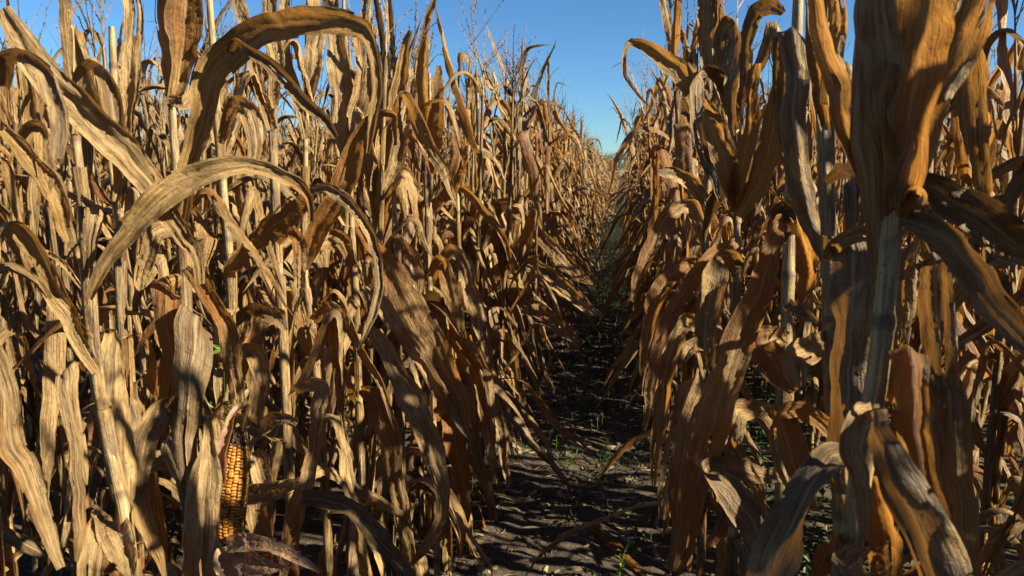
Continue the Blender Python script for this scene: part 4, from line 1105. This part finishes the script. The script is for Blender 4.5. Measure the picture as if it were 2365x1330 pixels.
p = Hero([(1690, 1310, 2.0), (1694, 1080, 2.03), (1698, 800, 2.06), (1702, 500, 2.1), (1700, 330, 2.12), (1700, 150, 2.14)], 2.05, 0.0145, 0.007,
         'corn plant whose top leaves bend like hooks, one thin curled tip reaching over the path', 34, 5, ext=0.1)
p.leaf([(1702, 480, 2.09, 26), (1680, 400, 2.05, 50), (1650, 300, 2.02, 58), (1610, 220, 1.98, 50), (1560, 155, 1.95, 44), (1500, 110, 1.92, 34), (1455, 95, 1.9, 20), (1437, 130, 1.89, 14), (1440, 175, 1.89, 12), (1470, 215, 1.89, 9), (1510, 248, 1.89, 4)], tone=0.2, rnd=0.3, curl=0.7)
p.leaf([(1702, 490, 2.08, 26), (1710, 420, 2.05, 46), (1722, 330, 2.03, 52), (1735, 240, 2.02, 44), (1745, 150, 2.0, 30)], tone=0.65, rnd=0.3)
p.leaf([(1706, 500, 2.07, 26), (1745, 430, 2.03, 50), (1775, 350, 2.0, 54), (1790, 260, 1.98, 40), (1800, 180, 1.97, 18)], tone=0.35, rnd=0.25)
p.leaf([(1700, 300, 2.1, 22), (1672, 200, 2.07, 34), (1668, 90, 2.04, 44), (1690, 38, 2.02, 44), (1705, 60, 1.99, 40), (1695, 140, 1.98, 38), (1690, 220, 1.98, 30), (1696, 310, 1.98, 10)], tone=-0.3, rnd=0.5)
p.leaf([(1702, 280, 2.1, 20), (1720, 180, 2.07, 30), (1728, 90, 2.04, 34), (1748, 22, 2.0, 34), (1785, 12, 1.97, 34), (1812, 30, 1.95, 14)], tone=-0.4, rnd=0.55)
p.leaf([(1703, 260, 2.1, 20), (1760, 140, 2.04, 30), (1785, 55, 2.0, 38), (1792, 60, 1.97, 42), (1796, 130, 1.95, 44), (1800, 200, 1.95, 24)], tone=-0.3, rnd=0.5)
p.leaf([(1700, 250, 2.08, 18), (1650, 170, 2.0, 34), (1618, 160, 1.95, 40), (1605, 230, 1.92, 40), (1612, 320, 1.9, 34), (1640, 400, 1.9, 24), (1660, 470, 1.9, 8)], tone=-0.5, rnd=0.8)
p.leaf([(1700, 620, 2.05, 26), (1690, 590, 1.98, 50), (1660, 600, 1.95, 64), (1640, 700, 1.93, 60), (1632, 800, 1.92, 46), (1640, 900, 1.92, 18)], tone=-0.1, rnd=0.8)
p.leaf([(1700, 560, 2.06, 24), (1640, 600, 1.98, 36), (1560, 700, 1.92, 40), (1520, 800, 1.9, 36), (1500, 900, 1.89, 26), (1492, 990, 1.89, 8)], tone=0.3, rnd=0.25)
p.leaf([(1698, 760, 2.0, 26), (1630, 790, 1.94, 34), (1590, 810, 1.92, 40), (1570, 840, 1.9, 20)], tone=0.2)
p.leaf([(1698, 780, 2.0, 26), (1640, 850, 1.94, 50), (1600, 960, 1.9, 56), (1575, 1080, 1.88, 50), (1560, 1200, 1.87, 34), (1550, 1310, 1.87, 14)], tone=0.2, rnd=0.8)
p.tassel(0.3)

p = Hero([(1620, 1240, 2.5), (1624, 1000, 2.53), (1630, 700, 2.57), (1636, 400, 2.6), (1640, 200, 2.62)], 2.55, 0.0135, 0.008,
         'corn plant with a stiff dark upright top leaf, narrow leaves bowed over the path', 35, 4, ext=0.1)
p.leaf([(1640, 240, 2.61, 30), (1640, 160, 2.6, 40), (1636, 80, 2.58, 42), (1634, 0, 2.57, 40), (1632, -80, 2.56, 24)], tone=-0.1, rnd=0.8)
p.leaf([(1636, 480, 2.55, 24), (1600, 420, 2.5, 34), (1560, 402, 2.46, 34), (1520, 395, 2.43, 18)], tone=-0.2, rnd=0.5)
p.leaf([(1632, 560, 2.52, 24), (1590, 470, 2.47, 38), (1540, 500, 2.43, 42), (1500, 570, 2.4, 36), (1470, 640, 2.38, 24), (1462, 690, 2.37, 10)], tone=0.25, rnd=0.5)
p.leaf([(1630, 640, 2.52, 24), (1590, 600, 2.45, 40), (1545, 640, 2.41, 46), (1510, 720, 2.38, 42), (1490, 800, 2.36, 28), (1480, 870, 2.35, 8)], tone=0.3, rnd=0.25)
p.leaf([(1628, 760, 2.5, 26), (1580, 740, 2.44, 44), (1545, 830, 2.4, 50), (1525, 930, 2.38, 44), (1515, 1030, 2.37, 30), (1512, 1120, 2.37, 10)], tone=0.2)
p.leaf([(1625, 900, 2.48, 26), (1590, 900, 2.43, 46), (1565, 1000, 2.4, 50), (1545, 1100, 2.39, 40), (1530, 1200, 2.38, 20)], tone=0.1)
p.leaf([(1640, 250, 2.6, 24), (1670, 130, 2.58, 36), (1660, 30, 2.56, 36), (1655, -60, 2.55, 20)], tone=0.1)
p.tassel(0.28)

p = Hero([(2190, 1320, 1.2), (2170, 1050, 1.22), (2150, 800, 1.24), (2140, 620, 1.25), (2135, 480, 1.26)], 1.22, 0.0145, 0.009,
         'corn plant behind the nearest stalk, brown leaves hanging straight down with sunlit ragged edges', 36, 5, ext=0.5, mid=0.2)
p.leaf([(2140, 620, 1.22, 40), (2150, 590, 1.18, 76), (2160, 600, 1.15, 82), (2162, 720, 1.14, 82), (2170, 850, 1.13, 84), (2180, 980, 1.13, 70), (2205, 1050, 1.13, 30)], tone=-0.3, rnd=0.8, side=rgt, turn=-24)
p.leaf([(2155, 880, 1.2, 30), (2175, 860, 1.14, 60), (2190, 940, 1.11, 74), (2200, 1060, 1.1, 74), (2215, 1160, 1.1, 80), (2235, 1250, 1.1, 70), (2260, 1360, 1.1, 40)], tone=0.25, rnd=0.8, ruffle=0.15, corr=0.14)
p.leaf([(2140, 600, 1.24, 24), (2110, 560, 1.22, 40), (2090, 620, 1.21, 50), (2080, 740, 1.2, 44), (2075, 860, 1.2, 20)], tone=0.1)

# ------------------------------------------------------------------ the bare ear of corn and its peeled husk
def kernel_material():
    m, t, out = new_mat('golden corn kernel')
    g = NT(t)
    k = g.n('ShaderNodeAttribute', attribute_name='rnd').outputs[2]
    tip = g.n('ShaderNodeAttribute', attribute_name='tone').outputs[2]
    c = g.ramp(k, [(0.0, (0.25, 0.092, 0.005)), (0.5, (0.34, 0.145, 0.010)), (0.85, (0.38, 0.19, 0.020)), (1.0, (0.28, 0.065, 0.005))])
    c = g.mix(g.math('MULTIPLY', tip, 1.0, True), g.mix(1.0, c, (0.55, 0.30, 0.18), 'MULTIPLY'), c)
    p = g.n('ShaderNodeBsdfPrincipled')
    g.put(p.inputs['Base Color'], c)
    p.inputs['Roughness'].default_value = 0.45
    p.inputs['Subsurface Weight'].default_value = 0.12
    p.inputs['Subsurface Radius'].default_value = (0.004, 0.002, 0.0006)
    t.links.new(p.outputs[0], out.inputs[0])
    return m
M_KERNEL = kernel_material()
M_COB = simple_mat('cob core', (0.09, 0.02, 0.007), (0.14, 0.045, 0.014), 200, 0.8)
M_TIP = simple_mat('bare cob tip', (0.022, 0.016, 0.011), (0.11, 0.082, 0.054), 260, 0.9)
M_SILK = simple_mat('dry corn silk', (0.13, 0.035, 0.015), (0.25, 0.09, 0.035), 40, 0.6)
def pink_husk():
    m, t, out = new_mat('pink tinged husk')
    g = NT(t)
    uv = g.n('ShaderNodeUVMap').outputs[0]
    sep = g.n('ShaderNodeSeparateXYZ'); g.put(sep.inputs[0], uv)
    st = g.noise(g.comb(sep.outputs[0], g.math('MULTIPLY', sep.outputs[1], 0.5), 3.0), 22, 3, 0.6)
    bl = g.noise(g.comb(g.math('MULTIPLY', sep.outputs[0], 0.08), sep.outputs[1], 1.0), 26, 3, 0.6)
    c = g.mix(st, (0.17, 0.10, 0.052), (0.40, 0.29, 0.18))
    c = g.mix(g.ss(bl, 0.45, 0.68, 0.0, 0.6), c, (0.24, 0.10, 0.05))
    p = g.n('ShaderNodeBsdfPrincipled'); g.put(p.inputs['Base Color'], c); p.inputs['Roughness'].default_value = 0.6
    bump = g.n('ShaderNodeBump'); bump.inputs['Strength'].default_value = 0.5; bump.inputs['Distance'].default_value = 0.002
    g.put(bump.inputs['Height'], st); g.put(p.inputs['Normal'], bump.outputs[0])
    tr = g.n('ShaderNodeBsdfTranslucent'); g.put(tr.inputs[0], g.mix(0.5, c, (0.7, 0.3, 0.1)))
    mx = g.n('ShaderNodeMixShader'); mx.inputs[0].default_value = 0.3
    t.links.new(p.outputs[0], mx.inputs[1]); t.links.new(tr.outputs[0], mx.inputs[2]); t.links.new(mx.outputs[0], out.inputs[0])
    return m
M_PINK = pink_husk()
ED = 1.50
e0, e1 = W(526, 1250, ED), W(547, 1000, ED + 0.03)
ax = unit(e1 - e0); EL = float(np.linalg.norm(e1 - e0))
foot = EAR_PLANT.foot
sx = unit(np.cross(ax, unit(EYE - e0))); sy = np.cross(sx, ax)
def cob_r(q): return 0.0265 * np.interp(q, [0, 0.06, 0.2, 0.5, 0.75, 0.9, 1.0], [0.72, 0.88, 1.0, 1.0, 0.88, 0.66, 0.42])
ers = np.random.RandomState(9)
q = np.linspace(0, 1, 24)
V, Fc, uv = tube(e0 - foot + ax * (q * EL)[:, None], cob_r(q) * 0.9, 24)
ear = link('ear', make_mesh('ear', V, Fc, M_COB, uv), EAR_PLANT.root)
ear['label'] = 'bare golden ear of corn with its husk peeled down'
KV, KF, KR, KT, ko = [], [], [], [], 0
nrow, nk = 14, 30
kn_u, kn_v = 7, 6
for i in range(nrow):
    for j in range(nk):
        qq = (j + 0.5 + 0.11 * ers.randn() + (0.5 if i % 2 else 0) * 0.6) / (nk + 0.6) * 0.90
        if ers.rand() < 0.012: continue
        an = 2 * math.pi * (i + 0.08 * ers.randn()) / nrow + 0.10 * math.sin(qq * 5)
        r = float(cob_r(qq)); w = math.pi * r / nrow * 1.06; hgt = EL * 0.90 / nk * 0.5 * 1.04 * ers.uniform(0.82, 1.08); bul = 0.005 * ers.uniform(0.8, 1.1)
        er = sx * math.cos(an) + sy * math.sin(an); et = -sx * math.sin(an) + sy * math.cos(an)
        c = e0 - foot + ax * (qq * EL) + er * (r * 0.90)
        th = np.linspace(0, 2 * math.pi, 11)[:-1]; rr = np.array([1.0, 0.97, 0.82, 0.5, 0.12]); zz = np.array([0.0, 0.45, 0.78, 0.95, 0.98])
        cx = np.sign(np.cos(th)) * np.abs(np.cos(th)) ** 0.65; cy_ = np.sign(np.sin(th)) * np.abs(np.sin(th)) ** 0.65
        v = c + (rr[:, None] * cx)[..., None] * w * et + (rr[:, None] * cy_)[..., None] * hgt * ax + (zz * bul)[:, None, None] * er
        KV.append(v.reshape(-1, 3)); m_ = 10
        f = [[a_ * m_ + b_, a_ * m_ + (b_ + 1) % m_, (a_ + 1) * m_ + (b_ + 1) % m_, (a_ + 1) * m_ + b_] for a_ in range(4) for b_ in range(m_)]
        KF.append(np.array(f) + ko); ko += 50
        k_ = np.clip(ers.rand() * 0.75 + (0.4 if qq > 0.72 else 0) * ers.rand(), 0, 1)
        KR.append(np.full(50, k_)); KT.append(np.repeat(np.array([0, 0.5, 1, 1, 1.0]), 10))
kern = link('kernels', make_mesh('kernels', np.concatenate(KV), np.concatenate(KF), M_KERNEL, None, np.concatenate(KR), np.concatenate(KT)), ear)
# grey bare tip
tp = []
for k in range(120):
    qq = ers.uniform(0.88, 1.05); an = ers.uniform(0, 6.28); r = float(cob_r(min(qq, 1))) * (1.05 if qq < 1 else 0.7 * (1.06 - qq) / 0.06)
    c = e0 - foot + ax * (qq * EL) + (sx * math.cos(an) + sy * math.sin(an)) * r
    d = unit((sx * math.cos(an) + sy * math.sin(an)) + ax * 0.8 + ers.randn(3) * 0.3) * ers.uniform(0.003, 0.007)
    tp.append(tube(np.stack([c - d * 0.4, c + d * 0.3, c + d]), np.array([0.0022, 0.0025, 0.0006]), 5))
V, Fc, uv = join(tp)
link('cob_tip', make_mesh('cob_tip', V, Fc, M_TIP, uv), ear)
def husk(pts, mat, seed, curl=0.5, **kw):
    EAR_PLANT.rs = np.random.RandomState(seed)
    o = EAR_PLANT.leaf(pts, name='husk_leaf', mat=mat, curl=curl, corr=0.1, **kw)
    o.parent = ear
    return o
husk([(510, 1245, 1.50, 34), (500, 1180, 1.495, 38), (500, 1110, 1.487, 46), (506, 1050, 1.485, 52), (524, 1000, 1.485, 46), (546, 960, 1.49, 32), (566, 928, 1.50, 20), (580, 905, 1.51, 7)], M_PINK, 1, 1.1, ruffle=0.15)
husk([(520, 1030, 1.53, 30), (514, 985, 1.535, 50), (524, 945, 1.535, 54), (548, 930, 1.53, 30), (566, 920, 1.53, 8)], M_HUSK, 2, 0.5, tone=0.0)
husk([(552, 1240, 1.53, 20), (563, 1150, 1.535, 28), (572, 1060, 1.54, 26), (566, 980, 1.54, 18), (575, 930, 1.54, 6)], M_HUSK, 3, 0.7)
husk([(525, 1258, 1.48, 40), (560, 1248, 1.46, 50), (610, 1248, 1.44, 46), (660, 1270, 1.42, 34), (700, 1295, 1.41, 22), (736, 1322, 1.40, 6)], M_PINK, 4, 0.7, ruffle=0.1)
husk([(520, 1270, 1.49, 36), (560, 1290, 1.46, 60), (600, 1308, 1.44, 54), (640, 1312, 1.43, 24), (660, 1308, 1.42, 6)], M_PINK, 5, 0.6, ruffle=0.12)
husk([(512, 1265, 1.48, 40), (520, 1310, 1.46, 60), (540, 1350, 1.45, 50), (560, 1400, 1.45, 14)], M_PINK, 6, 0.6)
sk = []
for k in range(90):
    c = W(ers.uniform(560, 700), ers.uniform(1265, 1318), 1.415 + ers.uniform(-0.01, 0.03)) - foot
    n = 7; a = unit(ers.randn(3)); b = unit(np.cross(a, ers.randn(3))); s = np.linspace(-1, 1, n)
    l = ers.uniform(0.008, 0.026)
    sk.append(tube(c + a * (s * l)[:, None] + b * (l * 0.6 * np.sin(s * ers.uniform(1, 3)))[:, None], np.full(n, 0.00035), 3))
V, Fc, uv = join(sk)
link('silk', make_mesh('silk', V, Fc, M_SILK, uv), ear)
# shank that holds the ear to its stalk
sh = np.array([EAR_PLANT.st.at(0.80) , (e0 - foot) * [0.5, 0.5, 0] + EAR_PLANT.st.at(0.80) * [0.5, 0.5, 0] + [0, 0, e0[2] - 0.06], e0 - foot])
V, Fc, uv = tube(crom(sh, 10), np.full(10, 0.011), 10)
link('shank', make_mesh('shank', V, Fc, M_STALK, uv), ear)

# ------------------------------------------------------------------ green seedlings climbing among the left plants
def seedling(px, py, d, label, seed, leaves):
    rs = np.random.RandomState(seed)
    c = W(px, py, d); base = np.array([c[0], c[1], 0.0])
    root = thing('seedling', base, label, 'seedling')
    P = crom(np.array([[0, 0, 0], [0.012, 0.008, c[2] * 0.4], [-0.01, 0.004, c[2] * 0.75], [0, 0, c[2]]]), 16)
    link('stem', make_mesh('stem', *tube(P, np.full(16, 0.0009), 5)[:2], M_WEED), root)
    for a, l, q in leaves:
        z = np.array([0, 0, c[2] * q])
        a = math.radians(a)
        dv = unit(rgt * math.cos(a) + upv * math.sin(a) - fwd * 0.35)
        V, Fc, uv = weed_leaf(z, dv, unit(-fwd + upv * 0.3), l, l * 0.36)
        link('leaf', make_mesh('leaf', V, Fc, M_WEEDL, smooth=False), root)
seedling(516, 806, 1.50, 'bright green star-shaped seedling lit among dead leaves above the golden ear', 1, [(88, 0.020, 1), (160, 0.022, 1), (205, 0.027, 1), (285, 0.030, 1), (20, 0.022, 1), (40, 0.016, 0.99)])
seedling(494, 942, 1.56, 'small green sprig with three leaves in the gap left of the golden ear tip', 2, [(10, 0.022, 1), (130, 0.020, 1), (60, 0.02, 0.98), (200, 0.02, 0.96)])
